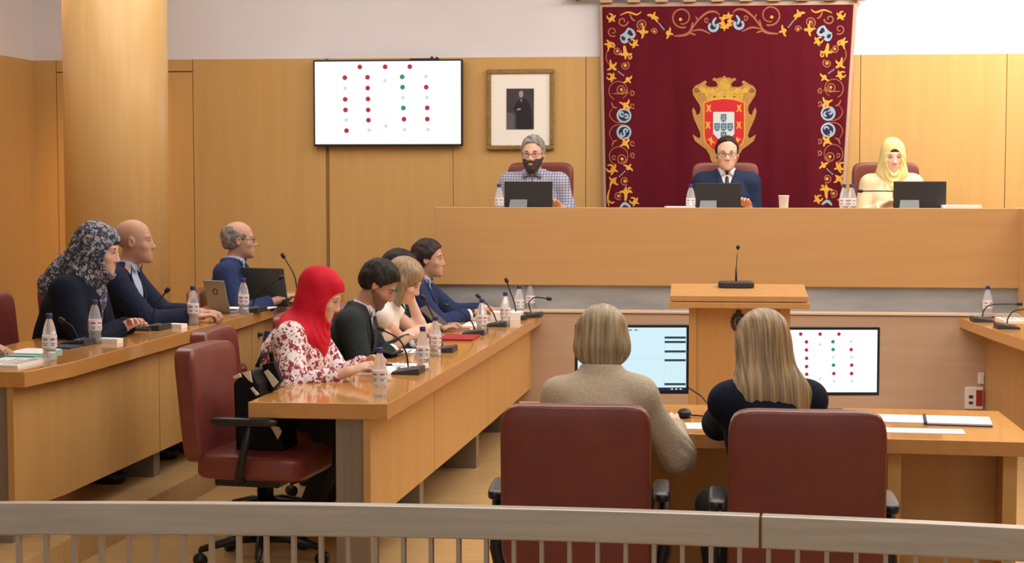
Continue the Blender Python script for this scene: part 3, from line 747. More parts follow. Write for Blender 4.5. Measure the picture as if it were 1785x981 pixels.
def make_mic(label, pts, tip_d, group=None):
    """conference unit: wedge base, buttons, gooseneck, capsule; faces +y towards the speaker"""
    t = thing('conference_microphone', label, 'microphone', group=group)
    b = MB(); b.add([(-.085, -.07, 0), (.085, -.07, 0), (.085, .07, 0), (-.085, .07, 0), (-.082, -.066, .032), (.082, -.066, .032), (.082, .066, .014), (-.082, .066, .014)],
                    [(0, 1, 2, 3), (4, 7, 6, 5), (0, 4, 5, 1), (1, 5, 6, 2), (2, 6, 7, 3), (3, 7, 4, 0)])
    b.build('base', M['mic_grey'], t, bevel=.004)
    MB().box((-.05, -.02, .022), (-.03, .0, .030)).box((-.01, -.02, .022), (.01, .0, .030)).box((.03, -.02, .022), (.05, .0, .030)).build('buttons', M['silver'], t)
    P = [Vector(p) for p in pts]; Q = []
    for i in range(len(P) - 1):
        p0, p1, p2, p3 = P[max(i - 1, 0)], P[i], P[i + 1], P[min(i + 2, len(P) - 1)]
        for k in range(5):
            u = k / 5; Q.append(.5 * ((2 * p1) + (p2 - p0) * u + (2 * p0 - 5 * p1 + 4 * p2 - p3) * u * u + (3 * p1 - p0 - 3 * p2 + p3) * u ** 3))
    Q.append(P[-1])
    MB().tube(Q, .0042, 8).build('gooseneck', M['black_plastic'], t, True)
    d_ = (Q[-1] - Q[-2]).normalized()
    MB().tube([Q[-1], Q[-1] + d_ * .006, Q[-1] + d_ * .03, Q[-1] + d_ * .036], [.008, .0125, .0125, .006], 10).build('microphone_head', M['black_plastic'], t, True)
    return t
def sheet(name, label, cat, loc, rz, w_, d_, m, th=.002, group=None, marks=None, curl=0):
    nx = 10; V = []; F = []
    for s_ in (0, 1):
        for i in range(nx + 1):
            for j in (0, 1):
                u = i / nx; V.append((-w_ / 2 + w_ * u, -d_ / 2 + d_ * j, s_ * th + curl * max(0, u - .5) ** 2 * 4))
    n = 2 * (nx + 1)
    for i in range(nx):
        q = 2 * i; F += [(q, q + 2, q + 3, q + 1), (n + q, n + q + 1, n + q + 3, n + q + 2), (q, n + q, n + q + 2, q + 2), (q + 1, q + 3, n + q + 3, n + q + 1)]
    F += [(0, 1, n + 1, n), (2 * nx, n + 2 * nx, n + 2 * nx + 1, 2 * nx + 1)]
    mb = MB().mat(m).add(V, F)
    if marks:
        mb.mat(M['ink'])
        for a, b, c, e_ in marks: mb.box((a * w_ - w_ / 2, b * d_ - d_ / 2, th + .0002), (c * w_ - w_ / 2, e_ * d_ - d_ / 2, th + .0006))
    o = mb.build(name, None); o.location = loc; o.rotation_euler = (0, 0, rz)
    return tag(o, label, cat, group)

# ------------------------------------------------------------ people: smooth implicit surfaces turned into meshes
def unit(v): v = np.asarray(v, float); return v / (np.linalg.norm(v) + 1e-12)
def rot_euler(yaw, pitch, roll):
    """head axes as columns (x right, y forward, z up); yaw turns to the left, pitch nods down"""
    y, p, r = [math.radians(a) for a in (yaw, pitch, roll)]
    Rz = np.array([[math.cos(y), -math.sin(y), 0], [math.sin(y), math.cos(y), 0], [0, 0, 1]])
    Rx = np.array([[1, 0, 0], [0, math.cos(-p), -math.sin(-p)], [0, math.sin(-p), math.cos(-p)]])
    Ry = np.array([[math.cos(r), 0, math.sin(r)], [0, 1, 0], [-math.sin(r), 0, math.cos(r)]])
    return Rz @ Rx @ Ry
class Field:
    def __init__(s, lo, hi, h):
        s.lo = np.array(lo, float); s.h = h
        s.n = np.ceil((np.array(hi, float) - s.lo) / h).astype(int) + 1
        s.d = np.full(s.n, 1.0, np.float32)
    def sub(s, lo, hi, pad):
        a = np.maximum(np.floor((np.asarray(lo) - pad - s.lo) / s.h).astype(int), 0)
        b = np.minimum(np.ceil((np.asarray(hi) + pad - s.lo) / s.h).astype(int) + 1, s.n)
        if (b <= a).any(): return None
        g = [(s.lo[i] + s.h * np.arange(a[i], b[i])).astype(np.float32) for i in range(3)]
        sl = tuple(slice(a[i], b[i]) for i in range(3))
        return sl, g[0][:, None, None], g[1][None, :, None], g[2][None, None, :]
    def mix(s, sl, b, k, op):
        a = s.d[sl]
        if op == 'u':
            if k <= 0: s.d[sl] = np.minimum(a, b); return
            h = np.clip(k - np.abs(a - b), 0, None) / k; s.d[sl] = np.minimum(a, b) - h * h * k * .25
        elif op == 's':
            if k <= 0: s.d[sl] = np.maximum(a, -b); return
            h = np.clip(k - np.abs(a + b), 0, None) / k; s.d[sl] = np.maximum(a, -b) + h * h * k * .25
        elif op == 'i': s.d[sl] = np.maximum(a, b)
    def ell(s, c, r, R=None, k=.02, op='u'):
        c = np.asarray(c, float); r = np.asarray(r, float); m = r.max() if R is not None else r
        q = s.sub(c - m, c + m, k + 3 * s.h)
        if q is None: return
        sl, X, Y, Z = q; x, y, z = X - c[0], Y - c[1], Z - c[2]
        if R is not None: x, y, z = (x * R[0, 0] + y * R[1, 0] + z * R[2, 0]), (x * R[0, 1] + y * R[1, 1] + z * R[2, 1]), (x * R[0, 2] + y * R[1, 2] + z * R[2, 2])
        x, y, z = x / r[0], y / r[1], z / r[2]
        k0 = np.sqrt(x * x + y * y + z * z); k1 = np.sqrt((x / r[0]) ** 2 + (y / r[1]) ** 2 + (z / r[2]) ** 2) + 1e-9
        s.mix(sl, (k0 * (k0 - 1) / k1).astype(np.float32), k, op)
    def cap(s, a, b, r1, r2=None, k=.015, op='u', flat=None, cut=None):
        """tapered capsule; flat=(axis, factor) squashes it across axis; cut trims the end past b"""
        a = np.asarray(a, float); b = np.asarray(b, float); r2 = r1 if r2 is None else r2; m = max(r1, r2) * 1.05
        q = s.sub(np.minimum(a, b) - m, np.maximum(a, b) + m, k + 3 * s.h)
        if q is None: return
        sl, X, Y, Z = q; ba = b - a; L = float(ba @ ba) + 1e-9
        px, py, pz = X - a[0], Y - a[1], Z - a[2]
        t0 = (px * ba[0] + py * ba[1] + pz * ba[2]) / L; t = np.clip(t0, 0, 1)
        dx, dy, dz = px - t * ba[0], py - t * ba[1], pz - t * ba[2]
        if flat is not None:
            n = unit(flat[0]); f = flat[1]; dn = dx * n[0] + dy * n[1] + dz * n[2]
            g = dn * (1 / f - 1); dx, dy, dz = dx + g * n[0], dy + g * n[1], dz + g * n[2]
        d = np.sqrt(dx * dx + dy * dy + dz * dz) - (r1 + (r2 - r1) * t)
        if flat is not None: d = d * flat[1] ** .5
        if cut: d = np.maximum(d, (t0 - 1) * math.sqrt(L))
        s.mix(sl, d.astype(np.float32), k, op)
    def plane(s, p, n, op='i', lo=None, hi=None):
        """keep the side opposite to n (within the box lo..hi)"""
        lo = s.lo if lo is None else lo; hi = (s.lo + s.n * s.h) if hi is None else hi
        q = s.sub(lo, hi, 0)
        if q is None: return
        sl, X, Y, Z = q; n = unit(n); p = np.asarray(p, float)
        s.mix(sl, ((X - p[0]) * n[0] + (Y - p[1]) * n[1] + (Z - p[2]) * n[2]).astype(np.float32), 0, op)
    def folds(s, amp, fn):
        X = (s.lo[0] + s.h * np.arange(s.n[0]))[:, None, None]; Y = (s.lo[1] + s.h * np.arange(s.n[1]))[None, :, None]; Z = (s.lo[2] + s.h * np.arange(s.n[2]))[None, None, :]
        s.d += (amp * fn(X, Y, Z)).astype(np.float32)
    def mesh(s, name, m, parent=None):
        d = s.d; sg = d < 0
        if not sg.any(): return None
        w_ = np.argwhere(sg); a = np.maximum(w_.min(0) - 2, 0); b = np.minimum(w_.max(0) + 3, s.n)
        d = d[a[0]:b[0], a[1]:b[1], a[2]:b[2]]; lo = s.lo + a * s.h
        d = np.pad(d, 1, constant_values=1.0); lo = lo - s.h; sg = d < 0
        c = np.zeros(tuple(np.array(d.shape) - 1), np.int8)
        offs = [(i, j, k) for i in (0, 1) for j in (0, 1) for k in (0, 1)]
        for i, j, k in offs: c += sg[i:i + c.shape[0], j:j + c.shape[1], k:k + c.shape[2]]
        act = (c > 0) & (c < 8); ai = np.argwhere(act); idx = np.full(act.shape, -1, np.int64); idx[act] = np.arange(len(ai))
        acc = np.zeros((len(ai), 3)); cnt = np.zeros(len(ai))
        for o1 in offs:
            for ax in range(3):
                if o1[ax] == 0:
                    o2 = list(o1); o2[ax] = 1
                    d1 = d[ai[:, 0] + o1[0], ai[:, 1] + o1[1], ai[:, 2] + o1[2]]; d2 = d[ai[:, 0] + o2[0], ai[:, 1] + o2[1], ai[:, 2] + o2[2]]
                    mm = (d1 < 0) != (d2 < 0); t = d1[mm] / (d1[mm] - d2[mm]); p = np.tile(np.array(o1, float), (mm.sum(), 1)); p[:, ax] += t
                    acc[mm] += p; cnt[mm] += 1
        V = lo + (ai + acc / cnt[:, None]) * s.h
        Fs = []
        for ax in range(3):
            u, v = (ax + 1) % 3, (ax + 2) % 3
            s1 = [slice(None)] * 3; s2 = [slice(None)] * 3; s1[ax] = slice(0, -1); s2[ax] = slice(1, None)
            A = sg[tuple(s1)]; B = sg[tuple(s2)]; e = np.argwhere(A != B)
            e = e[(e[:, u] > 0) & (e[:, v] > 0) & (e[:, u] < d.shape[u] - 1) & (e[:, v] < d.shape[v] - 1)]
            inside = A[e[:, 0], e[:, 1], e[:, 2]]
            q = []
            for du, dv in ((-1, -1), (0, -1), (0, 0), (-1, 0)):
                f = e.copy(); f[:, u] += du; f[:, v] += dv; q.append(idx[f[:, 0], f[:, 1], f[:, 2]])
            q = np.stack(q, 1); q[~inside] = q[~inside][:, ::-1]; Fs.append(q)
        F = np.concatenate(Fs)
        me = bpy.data.meshes.new(name); me.vertices.add(len(V)); me.vertices.foreach_set('co', V.astype(np.float32).ravel())
        me.loops.add(F.size); me.loops.foreach_set('vertex_index', F.astype(np.int32).ravel())
        me.polygons.add(len(F)); me.polygons.foreach_set('loop_start', np.arange(0, F.size, 4, dtype=np.int32))
        me.polygons.foreach_set('use_smooth', np.ones(len(F), bool))
        me.update(calc_edges=True); me.validate(); me.materials.append(m)
        o = bpy.data.objects.new(name, me); COL.objects.link(o)
        if parent is not None: o.parent = parent
        return o

def skin_mat(name, col, dark=0):
    c2 = tuple(int(min(255, x * 1.05)) for x in col)
    return noise_mat(name, col, c2, (1, 1, 1), 18, 2, .48, spec=.35)
SKIN = {'fair': skin_mat('skin_fair', (214, 172, 152)), 'tan': skin_mat('skin_tan', (188, 146, 124)), 'pale': skin_mat('skin_pale', (220, 184, 166)), 'olive': skin_mat('skin_olive', (176, 134, 112))}
M['eye_white'] = mat('eye_white', (205, 196, 190), .3); M['eye_dark'] = mat('eye_dark', (34, 24, 20), .3)
M['lip'] = mat('lip', (158, 92, 82), .5); M['lip_dark'] = mat('lip_dark', (136, 60, 56), .5)
M['glass_rim'] = mat('glass_rim', (50, 44, 44), .3)
M['lens'] = mat('lens', (235, 238, 240), .05, trans=.95, ior=1.02)

def fold_fn(seed, fx=16.0):
    r = random.Random(seed); a, b, c, e = [r.uniform(0, 6) for _ in range(4)]
    def fn(X, Y, Z):
        return (np.sin(fx * 1.1 * X + a + 2.2 * np.sin(7 * Z + b)) * np.sin(fx * 1.3 * Z + c + 2.0 * np.sin(9 * Y + e)) + .6 * np.sin(fx * 2.0 * (Y + .5 * Z) + b + 2 * np.sin(11 * X + a)))
    return fn

class Person:
    def __init__(p, label, head_px, s, heading, zf, skin='fair', lean=8, head=(0, 0, 0), neck_f=.035, size=1.0, sh_w=.185, bulk=1.0,
                 hand_l=None, hand_r=None, elbow_l=(-.6, -.2, -1), elbow_r=(.6, -.2, -1), h=.005, twist=0, female=False, loc=None, legs=True, hx=0, zlift=0, curl=1.0, hand_dir=None, neck=.135, drop=0, bust=1.0, palm_l=None, palm_r=None):
        p.bust = bust; p.h = h; p.skin = SKIN[skin]; p.size = size; p.female = female; p.bulk = bulk
        a = math.radians(lean); u = np.array((0, math.sin(a), math.cos(a))); f = np.array((0, math.cos(a), -math.sin(a)))
        p.u, p.f = u, f
        P = np.array((0, 0, .545)); p.P = P; p.waist = P + u * .15; p.chest = P + u * .30; p.shc = P + u * .415 + f * (-.01); p.nb = P + u * .485
        nd = unit(u * .75 + np.array((0, .10, .8)) * .6)
        p.hc = p.nb + nd * neck + np.array((hx, neck_f, 0))
        p.Rh = rot_euler(*head)
        tw = math.radians(twist); X = np.array((math.cos(tw), math.sin(tw), 0)); p.X = X
        p.sL = p.shc - X * sh_w - u * drop; p.sR = p.shc + X * sh_w - u * drop
        th = math.radians(heading); p.th = th
        Rw = np.array([[math.cos(th), -math.sin(th), 0], [math.sin(th), math.cos(th), 0], [0, 0, 1]])
        if loc is None:
            w0 = xys(head_px, s); off = Rw @ (p.hc * size); loc = (w0.x - off[0], w0.y - off[1], zf + zlift)
        p.loc = np.array(loc, float); p.Rw = Rw
        root = thing('person', label, 'person', tuple(loc), th, scale=size); p.root = root
        def tol(t):     # world target to local
            return (Rw.T @ (np.array(t, float) - p.loc)) / size
        p.wr = {}; p.el = {}; p.hd = {}
        for side, sh, tgt, pole in (('l', p.sL, hand_l, elbow_l), ('r', p.sR, hand_r, elbow_r)):
            if tgt is None: t = np.array(((-.16 if side == 'l' else .16), .34, .60))
            elif len(tgt) == 4: t = np.array(tgt[:3])      # already local
            else: t = tol(tgt)
            L1, L2 = .285, .255; d = t - sh; D = np.linalg.norm(d)
            if D > (L1 + L2) * .985: t = sh + d / D * (L1 + L2) * .985; d = t - sh; D = np.linalg.norm(d)
            x = (L1 * L1 - L2 * L2 + D * D) / (2 * D); hgt = math.sqrt(max(L1 * L1 - x * x, 1e-6)); dn = d / D
            pl_ = np.array(pole, float); pl_ = pl_ - dn * (pl_ @ dn); pl_ = unit(pl_)
            p.el[side] = sh + dn * x + pl_ * hgt; p.wr[side] = t
            p.hd[side] = unit(t - p.el[side])
        if hand_dir:
            for k_, v in hand_dir.items(): p.hd[k_] = unit(v)
        p.curl = curl; p.palm = {'l': palm_l, 'r': palm_r}
        pts = [p.P - .25, p.hc + .2, p.hc - .2] + [p.wr[k] + .22 for k in 'lr'] + [p.wr[k] - .22 for k in 'lr'] + [p.sL - .12, p.sR + .12, p.sL + .12, p.sR - .12] + [p.el[k] + .1 for k in 'lr'] + [p.el[k] - .1 for k in 'lr'] + [np.array((.2, .62, .3)), np.array((-.2, .3, 0))]
        p.lo = np.min(pts, 0); p.hi = np.max(pts, 0); p.lo[2] = 0 if legs else p.P[2] - .2; p.legs = legs
        p.body()
    def H(p, v): return p.hc + p.Rh @ np.array(v, float)
    def field(p, h=None, lo=None, hi=None): return Field(p.lo if lo is None else lo, p.hi if hi is None else hi, h or p.h)
    def headfield(p, pad=.14, down=.1, h=None):
        return Field(p.hc - np.array((pad, pad + .03, pad + down)), p.hc + np.array((pad, pad + .03, pad)), h or min(p.h, .0045))
    def head_shape(p, F, t=0, k=.012):
        H, R = p.H, p.Rh
        F.ell(H((0, -.016, .034)), (.0755 + t, .096 + t, .083 + t), R, .01)
        F.ell(H((0, .022, -.028)), (.064 + t, .068 + t, .080 + t), R, .03)
        F.ell(H((0, .048, -.078)), (.040 + t, .040 + t, .034 + t), R, .03)
        F.ell(H((0, .074, -.100)), (.019 + t, .016 + t, .014 + t), R, .02)
    def body(p):
        F = p.field(); H, R = p.H, p.Rh; b = p.bulk
        # torso
        F.ell(p.P, (.160 * b, .118 * b, .105), None, .02)
        Rt = np.stack([p.X, p.f, p.u], 1)
        F.ell(p.waist, (.135 * b, .100 * b, .14), Rt, .05)
        F.ell(p.chest, (.155 * b, .108 * b, .17), Rt, .05)
        if p.female and p.bust > 0:
            for sx in (-1, 1): F.ell(p.chest + p.X * .07 * sx + p.f * .085 + p.u * .0, (.050, .038, .050), Rt, .03)
        F.cap(p.sL, p.sR, .048, k=.04)
        for q_ in (p.sL, p.sR): F.cap(p.nb - p.u * .015, q_, .045, .046, k=.03)
        F.cap(p.nb - p.u * .03, p.H((0, -.012, -.05)), .056 * (.9 if p.female else 1.02), .050, k=.03)
        p.head_shape(F)
        # face
        F.cap(H((-.034, .070, .022)), H((.034, .070, .022)), .011, k=.014)
        for sx in (-1, 1):
            F.ell(H((sx * .031, .090, .002)), (.017, .013, .011), R, .012, 's')
            F.ell(H((sx * .031, .069, .001)), (.014, .0135, .0125), R, .004)
            F.ell(H((sx * .040, .058, -.026)), (.020, .018, .018), R, .02)
            F.ell(H((sx * .077, -.006, -.004)), (.009, .018, .031), R, .006)
            F.ell(H((sx * .084, -.002, -.002)), (.006, .009, .018), R, .003, 's')
            F.ell(H((sx * .0115, .092, -.036)), (.0075, .009, .007), R, .006)
        F.cap(H((0, .080, .012)), H((0, .0985, -.027)), .0075, .0100, k=.012)
        F.ell(H((0, .0995, -.031)), (.0105, .0095, .009), R, .008)
        F.cap(H((-.018, .078, -.059)), H((.018, .078, -.059)), .0075, k=.008, flat=(R[:, 2], .8))
        F.cap(H((-.015, .078, -.070)), H((.015, .078, -.070)), .0075, k=.008)
        F.cap(H((-.02, .094, -.0645)), H((.02, .094, -.0645)), .003, k=.003, op='s')
        # arms and hands
        for sd, sh in (('l', p.sL), ('r', p.sR)):
            sx = -1 if sd == 'l' else 1; e, w_ = p.el[sd], p.wr[sd]; q = .9 if p.female else 1.0
            F.cap(sh, e, .050 * q, .040 * q, k=.03); F.cap(e, e + (w_ - e) * .4, .040 * q, .039 * q, k=.02); F.cap(e + (w_ - e) * .4, w_, .039 * q, .026 * q, k=.02)
            p.hand(F, w_, p.hd[sd], sx, p.palm[sd])
        if p.legs:
            for sx in (-1, 1):
                hip = p.P + np.array((sx * .09, .03, -.01)); kn = np.array((sx * .12, .37, .50)); an = np.array((sx * .12, .20, .10))
                F.cap(hip, kn, .085 * b, .058, k=.03); F.cap(kn, kn + (an - kn) * .4, .056, .052, k=.02); F.cap(kn + (an - kn) * .4, an, .052, .036, k=.02)
                F.cap(an + (0, 0, -.04), an + np.array((0, .13, -.065)), .038, .028, k=.02)
        p.body_mesh = F.mesh('body', p.skin, p.root)
        # eyes, brows, lips
        for sx in (-1, 1):
            m = MB(); Rb = Matrix(p.Rh.tolist())
            m.mat(M['eye_white']).ball(H((sx * .031, .0745, .0005)), (.0115, .0088, .0058), Rb, 12, 8)
            m.mat(M['eye_dark']).ball(H((sx * .031, .0790, .000)), (.0052, .0048, .0052), Rb, 10, 6)
            m.tube([H((sx * .019, .0800, .003)), H((sx * .026, .0845, .0072)), H((sx * .036, .0825, .0072)), H((sx * .044, .0740, .002))], .0016, 6)
            m.build('eye', None, p.root, True)
        p.lips = MB().tube([H((-.021, .0785, -.0635)), H((-.008, .0875, -.0605)), H((0, .0870, -.0620)), H((.008, .0875, -.0605)), H((.021, .0785, -.0635))], [.001, .0038, .0034, .0038, .001], 8).tube([H((-.019, .0785, -.0655)), H((0, .0875, -.0705)), H((.019, .0785, -.0655))], [.001, .0045, .001], 8)
        p.lips.build('lips', M['lip_dark'] if p.female else M['lip'], p.root, True)
    def hand(p, F, w_, d, sx, pn=None):
        """palm, four fingers and thumb; pn = direction out of the back of the hand"""
        up = np.array((0, 0, 1.0)) if pn is None else np.array(pn, float); n = unit(up - d * (up @ d)); x = unit(np.cross(d, n)) * 1.0
        # x points to the thumb side for the left hand (palm down), away for the right
        tside = x if sx < 0 else -x
        R = np.stack([x, d, n], 1); c = w_ + d * .048
        F.ell(w_ + d * .004, (.028, .03, .020), R, .015); F.ell(c, (.038, .052, .0145), R, .012)
        cl = p.curl
        for i, (L, off) in enumerate(((.072, .029), (.080, .0105), (.074, -.0085), (.058, -.027))):
            b = w_ + d * (.088 - abs(off - .008) * .25) + tside * off; fan = tside * (off * 3.2)
            a0 = .22 * cl; q = b; r = .0090 - .0006 * i
            dirs = []
            for j, fr_ in enumerate((.45, .31, .24)):
                a1 = a0 + j * .42 * cl; dd = unit(d * math.cos(a1) - n * math.sin(a1) + fan * .9); e = q + dd * L * fr_ * 1.08
                F.cap(q, e, r, r - .0008, k=.005); q = e; r -= .0008
        b = w_ + d * .024 + tside * .026 - n * .004; e = b + unit(d * .62 + tside * .70 - n * .25) * .036; F.cap(b, e, .0125, .0105, k=.010)
        F.cap(e, e + unit(d * .90 + tside * .25 - n * .25) * .030, .0103, .0085, k=.005)
    # ---- clothing
    def top(p, name, m, t=.014, sleeve='long', vneck=None, hem=None, seed=1, amp=.0022, loose=0, mock=None, sh_pad=.0):
        F = p.field(); b = p.bulk; Rt = np.stack([p.X, p.f, p.u], 1)
        F.ell(p.P + p.u * .02, (.165 * b + t + loose, .122 * b + t + loose, .125), None, .02)
        F.ell(p.waist, (.138 * b + t + loose, .104 * b + t + loose, .16), Rt, .06)
        F.ell(p.chest, (.158 * b + t + loose, .112 * b + t + loose * .6, .19), Rt, .05)
        if p.female and p.bust > 0:
            for sx in (-1, 1): F.ell(p.chest + p.X * .07 * sx + p.f * .09, (.052 + t * .5, .036 + t * .5, .052 + t * .5), Rt, .05)
        F.cap(p.sL + p.u * sh_pad, p.sR + p.u * sh_pad, .046 + t, k=.04)
        for q_ in (p.sL, p.sR): F.cap(p.nb - p.u * .022, q_ + p.u * sh_pad, .042 + t, .044 + t, k=.03)
        F.cap(p.nb - p.u * .06, p.nb + p.u * .012 - p.f * .01, .075, .060 + t * .5, k=.035, cut=True)
        for sd, sh in (('l', p.sL), ('r', p.sR)):
            e, w_ = p.el[sd], p.wr[sd]; q = .92 if p.female else 1.0
            if sleeve in ('short', 'capped'):
                F.cap(sh, sh + (e - sh) * (.55 if sleeve == 'short' else .28), .058 * q + t, .054 * q + t, k=.03, cut=True); continue
            F.cap(sh, e, .055 * q + t, .046 * q + t, k=.03)
            en = {'long': .93, 'cuff': .84, 'three': .62, 'rolled': .25}[sleeve]
            F.cap(e, e + (w_ - e) * en, .046 * q + t, (.034 if sleeve != 'three' else .044) * q + t, k=.02, cut=True)
        sx_ = fold_fn(seed)
        F.folds(amp, sx_)
        # creases around the elbows
        for sd in 'lr':
            e = p.el[sd]; r = .10; q = F.sub(e - r, e + r, 0)
            if q:
                sl, X, Y, Z = q; dd = np.sqrt((X - e[0]) ** 2 + (Y - e[1]) ** 2 + (Z - e[2]) ** 2)
                dr = p.hd[sd]; ph = (X * dr[0] + Y * dr[1] + Z * dr[2])
                F.d[sl] += (amp * 1.6 * np.clip(1 - dd / r, 0, 1) * np.sin(ph * 190)).astype(np.float32)
        if vneck:      # open front: a wedge cut from the collar to the buttoning point
            depth, wd = vneck; n0 = p.nb + p.u * .05
            q = F.sub(p.nb - .25, p.nb + .25, 0); sl, X, Y, Z = q
            rel = (X - n0[0], Y - n0[1], Z - n0[2]); al = -(rel[0] * p.u[0] + rel[1] * p.u[1] + rel[2] * p.u[2]); fw = rel[0] * p.f[0] + rel[1] * p.f[1] + rel[2] * p.f[2]; sd_ = np.abs(rel[0] * p.X[0] + rel[1] * p.X[1] + rel[2] * p.X[2])
            wdt = wd * np.clip(1 - al / depth, 0, 1) ** .8
            wedge = np.maximum(sd_ - wdt, np.maximum(al - depth, -(fw - .02)))
            F.mix(sl, wedge.astype(np.float32), .004, 's')
        # opening round the neck
        F.cap(p.nb + p.u * .0 + p.f * .004, p.nb + p.u * .10 + p.f * .01, .058 if vneck is None else .066, .07, k=.004, op='s')
        o = F.mesh(name, m, p.root)
        if vneck:
            depth, wd = vneck; lp = MB()
            for sx in (-1, 1):
                P = []
                for i in range(8):
                    a = i / 7; al = .035 + (depth - .04) * a; y0 = p.nb + p.u * (.05 - al)
                    wx = wd * (1 - al / depth) ** .8 + .010
                    zf_ = p.front(y0, wx)
                    P.append(y0 + p.X * sx * wx + p.f * (zf_ + t + .004))
                lp.tube([tuple(q) for q in P], [.006, .014, .020, .024, .024, .020, .012, .004], 8, .35)
            lp.build('lapel', m, p.root, True)
        return o
    def front(p, y0, x):
        """how far the chest surface lies in front of the body axis at point y0"""
        rel = (y0 - p.chest) @ p.u; b = p.bulk
        best = 0
        for c, ru, rf, rx in ((0, .17, .112 * b, .158 * b), (-.15, .15, .104 * b, .138 * b)):
            v = 1 - ((rel - c) / ru) ** 2 - (x / rx) ** 2
            if v > 0: best = max(best, rf * math.sqrt(v))
        return max(best, .045)
    def shirt(p, m, tie=None, t=.006, depth=.30):
        F = p.field(lo=p.chest - np.array((.2, .2, .22)), hi=p.nb + np.array((.2, .22, .12))); b = p.bulk; Rt = np.stack([p.X, p.f, p.u], 1)
        F.ell(p.waist, (.138 * b + t, .104 * b + t, .16), Rt, .05); F.ell(p.chest, (.158 * b + t, .112 * b + t, .18), Rt, .05)
        F.cap(p.shc - p.X * .12, p.shc + p.X * .12, .052 + t, k=.05)
        F.cap(p.nb - p.u * .06, p.nb + p.u * .035 + p.f * .006, .066, .062, k=.03, cut=True)
        F.cap(p.nb + p.u * .02 + p.f * .004, p.nb + p.u * .10 + p.f * .01, .0555, .06, k=.002, op='s')
        F.plane(p.shc - p.u * depth, -p.u)
        o = F.mesh('shirt', m, p.root)
        cb = MB()        # collar points
        for sx in (-1, 1):
            c0 = p.nb + p.u * .036 + p.f * .062; a1 = c0 + p.X * sx * .012; a2 = p.nb + p.u * .034 + p.X * sx * .052 + p.f * .030; a3 = p.nb - p.u * .022 + p.X * sx * .045 + p.f * .072
            a4 = p.nb + p.u * .0 + p.X * sx * .008 + p.f * .072
            V = [a1, a2, a3, a4]; off = p.f * .006 + p.u * .004
            cb.add([tuple(v) for v in V] + [tuple(v + off) for v in V], [(0, 1, 2, 3), (4, 7, 6, 5), (0, 4, 5, 1), (1, 5, 6, 2), (2, 6, 7, 3), (3, 7, 4, 0)])
        cb.build('collar', m, p.root, True)
        if tie:
            mb = MB(); P = []; ws = []
            for i in range(10):
                a = i / 9; y0 = p.nb + p.u * (.018 - .30 * a); P.append(tuple(y0 + p.f * (p.front(y0, 0) + t + .012 + (.016 if i == 0 else 0)))); ws.append([.017, .015, .013, .017, .021, .025, .028, .031, .033, .034][i])
            # wide flat strip
            V = []; 
            for q, wd_ in zip(P, ws):
                q = np.array(q)
                V += [q - p.X * wd_, q + p.f * .006, q + p.X * wd_, q - p.f * .004]
            Fq = []
            for i in range(9):
                for k in range(4): Fq.append((4 * i + k, 4 * i + (k + 1) % 4, 4 * i + 4 + (k + 1) % 4, 4 * i + 4 + k))
            mb.add([tuple(v) for v in V], Fq + [(3, 2, 1, 0), (36, 37, 38, 39)]); mb.build('tie', tie, p.root)
        return o
    def cuffs(p, m):
        for sd in 'lr':
            e, w_ = p.el[sd], p.wr[sd]; d = unit(w_ - e)
            MB().tube([tuple(w_ - d * .045), tuple(w_ - d * .012)], [.036, .035], 16).build('cuff', m, p.root, True)
    def trousers(p, m, shoe=None):
        if not p.legs: return
        F = p.field(); F.ell(p.P + (0, 0, -.01), (.172 * p.bulk, .130 * p.bulk, .112), None, .02)
        for sx in (-1, 1):
            hip = p.P + np.array((sx * .09, .03, -.01)); kn = np.array((sx * .12, .37, .50)); an = np.array((sx * .12, .20, .07))
            F.cap(hip, kn, .096 * p.bulk, .070, k=.03); F.cap(kn, an, .070, .056, k=.02, cut=True)
        F.plane(p.P + (0, 0, .09), (0, 0, 1)); F.folds(.002, fold_fn(5)); F.mesh('trousers', m, p.root)
        for sx in (-1, 1):
            MB().cushion((sx * .12, .255, .045), (.095, .27, .085), 2.6, 8, lambda q: Vector((q.x, q.y, q.z - .12 * max(0, q.y)))).build('shoe', shoe or M['black_plastic'], p.root, True)
    # ---- hair and head wear
    def hair(p, m, style='short', t=.013, seed=1, hl=.014):
        F = p.headfield(.17, .26 if style in ('bob', 'long', 'tied') else .02); H, R = p.H, p.Rh
        q_ = 1 if style in ('bob', 'long', 'tied') else .45
        F.ell(H((0, -.018, .036)), (.0785 + t * q_, .0985 + t * (.5 + q_ * .5), .085 + t), R, .01)
        F.ell(H((0, -.045, -.005)), (.072 + t * .5 * q_, .068 + t * .5, .075), R, .02)
        if style in ('short', 'full'):
            if style == 'full': F.ell(H((0, .040, .092)), (.052, .040, .020 + t * .5), R, .02)
            F.plane(H((0, hl, 0)), R[:, 1] - R[:, 2] * .74)
            for sx in (-1, 1):
                F.ell(H((sx * .0700, -.004, .024)), (.0125 + t * .25, .034, .042), R, .008)
                F.ell(H((sx * .085, .008, -.030)), (.030, .030, .036), R, .004, 's')
            F.plane(H((0, 0, -.066)), -R[:, 2] * 1.0 + R[:, 1] * 0)
        if style == 'balding':
            F.ell(H((0, .050, .085)), (.088, .120, .070), R, .012, 's'); F.ell(H((0, .12, -.02)), (.10, .10, .12), R, .008, 's'); F.plane(H((0, 0, .088)), R[:, 2])
            for sx in (-1, 1): F.ell(H((sx * .085, .004, -.028)), (.030, .026, .044), R, .006, 's')
            F.plane(H((0, 0, -.058)), -R[:, 2])
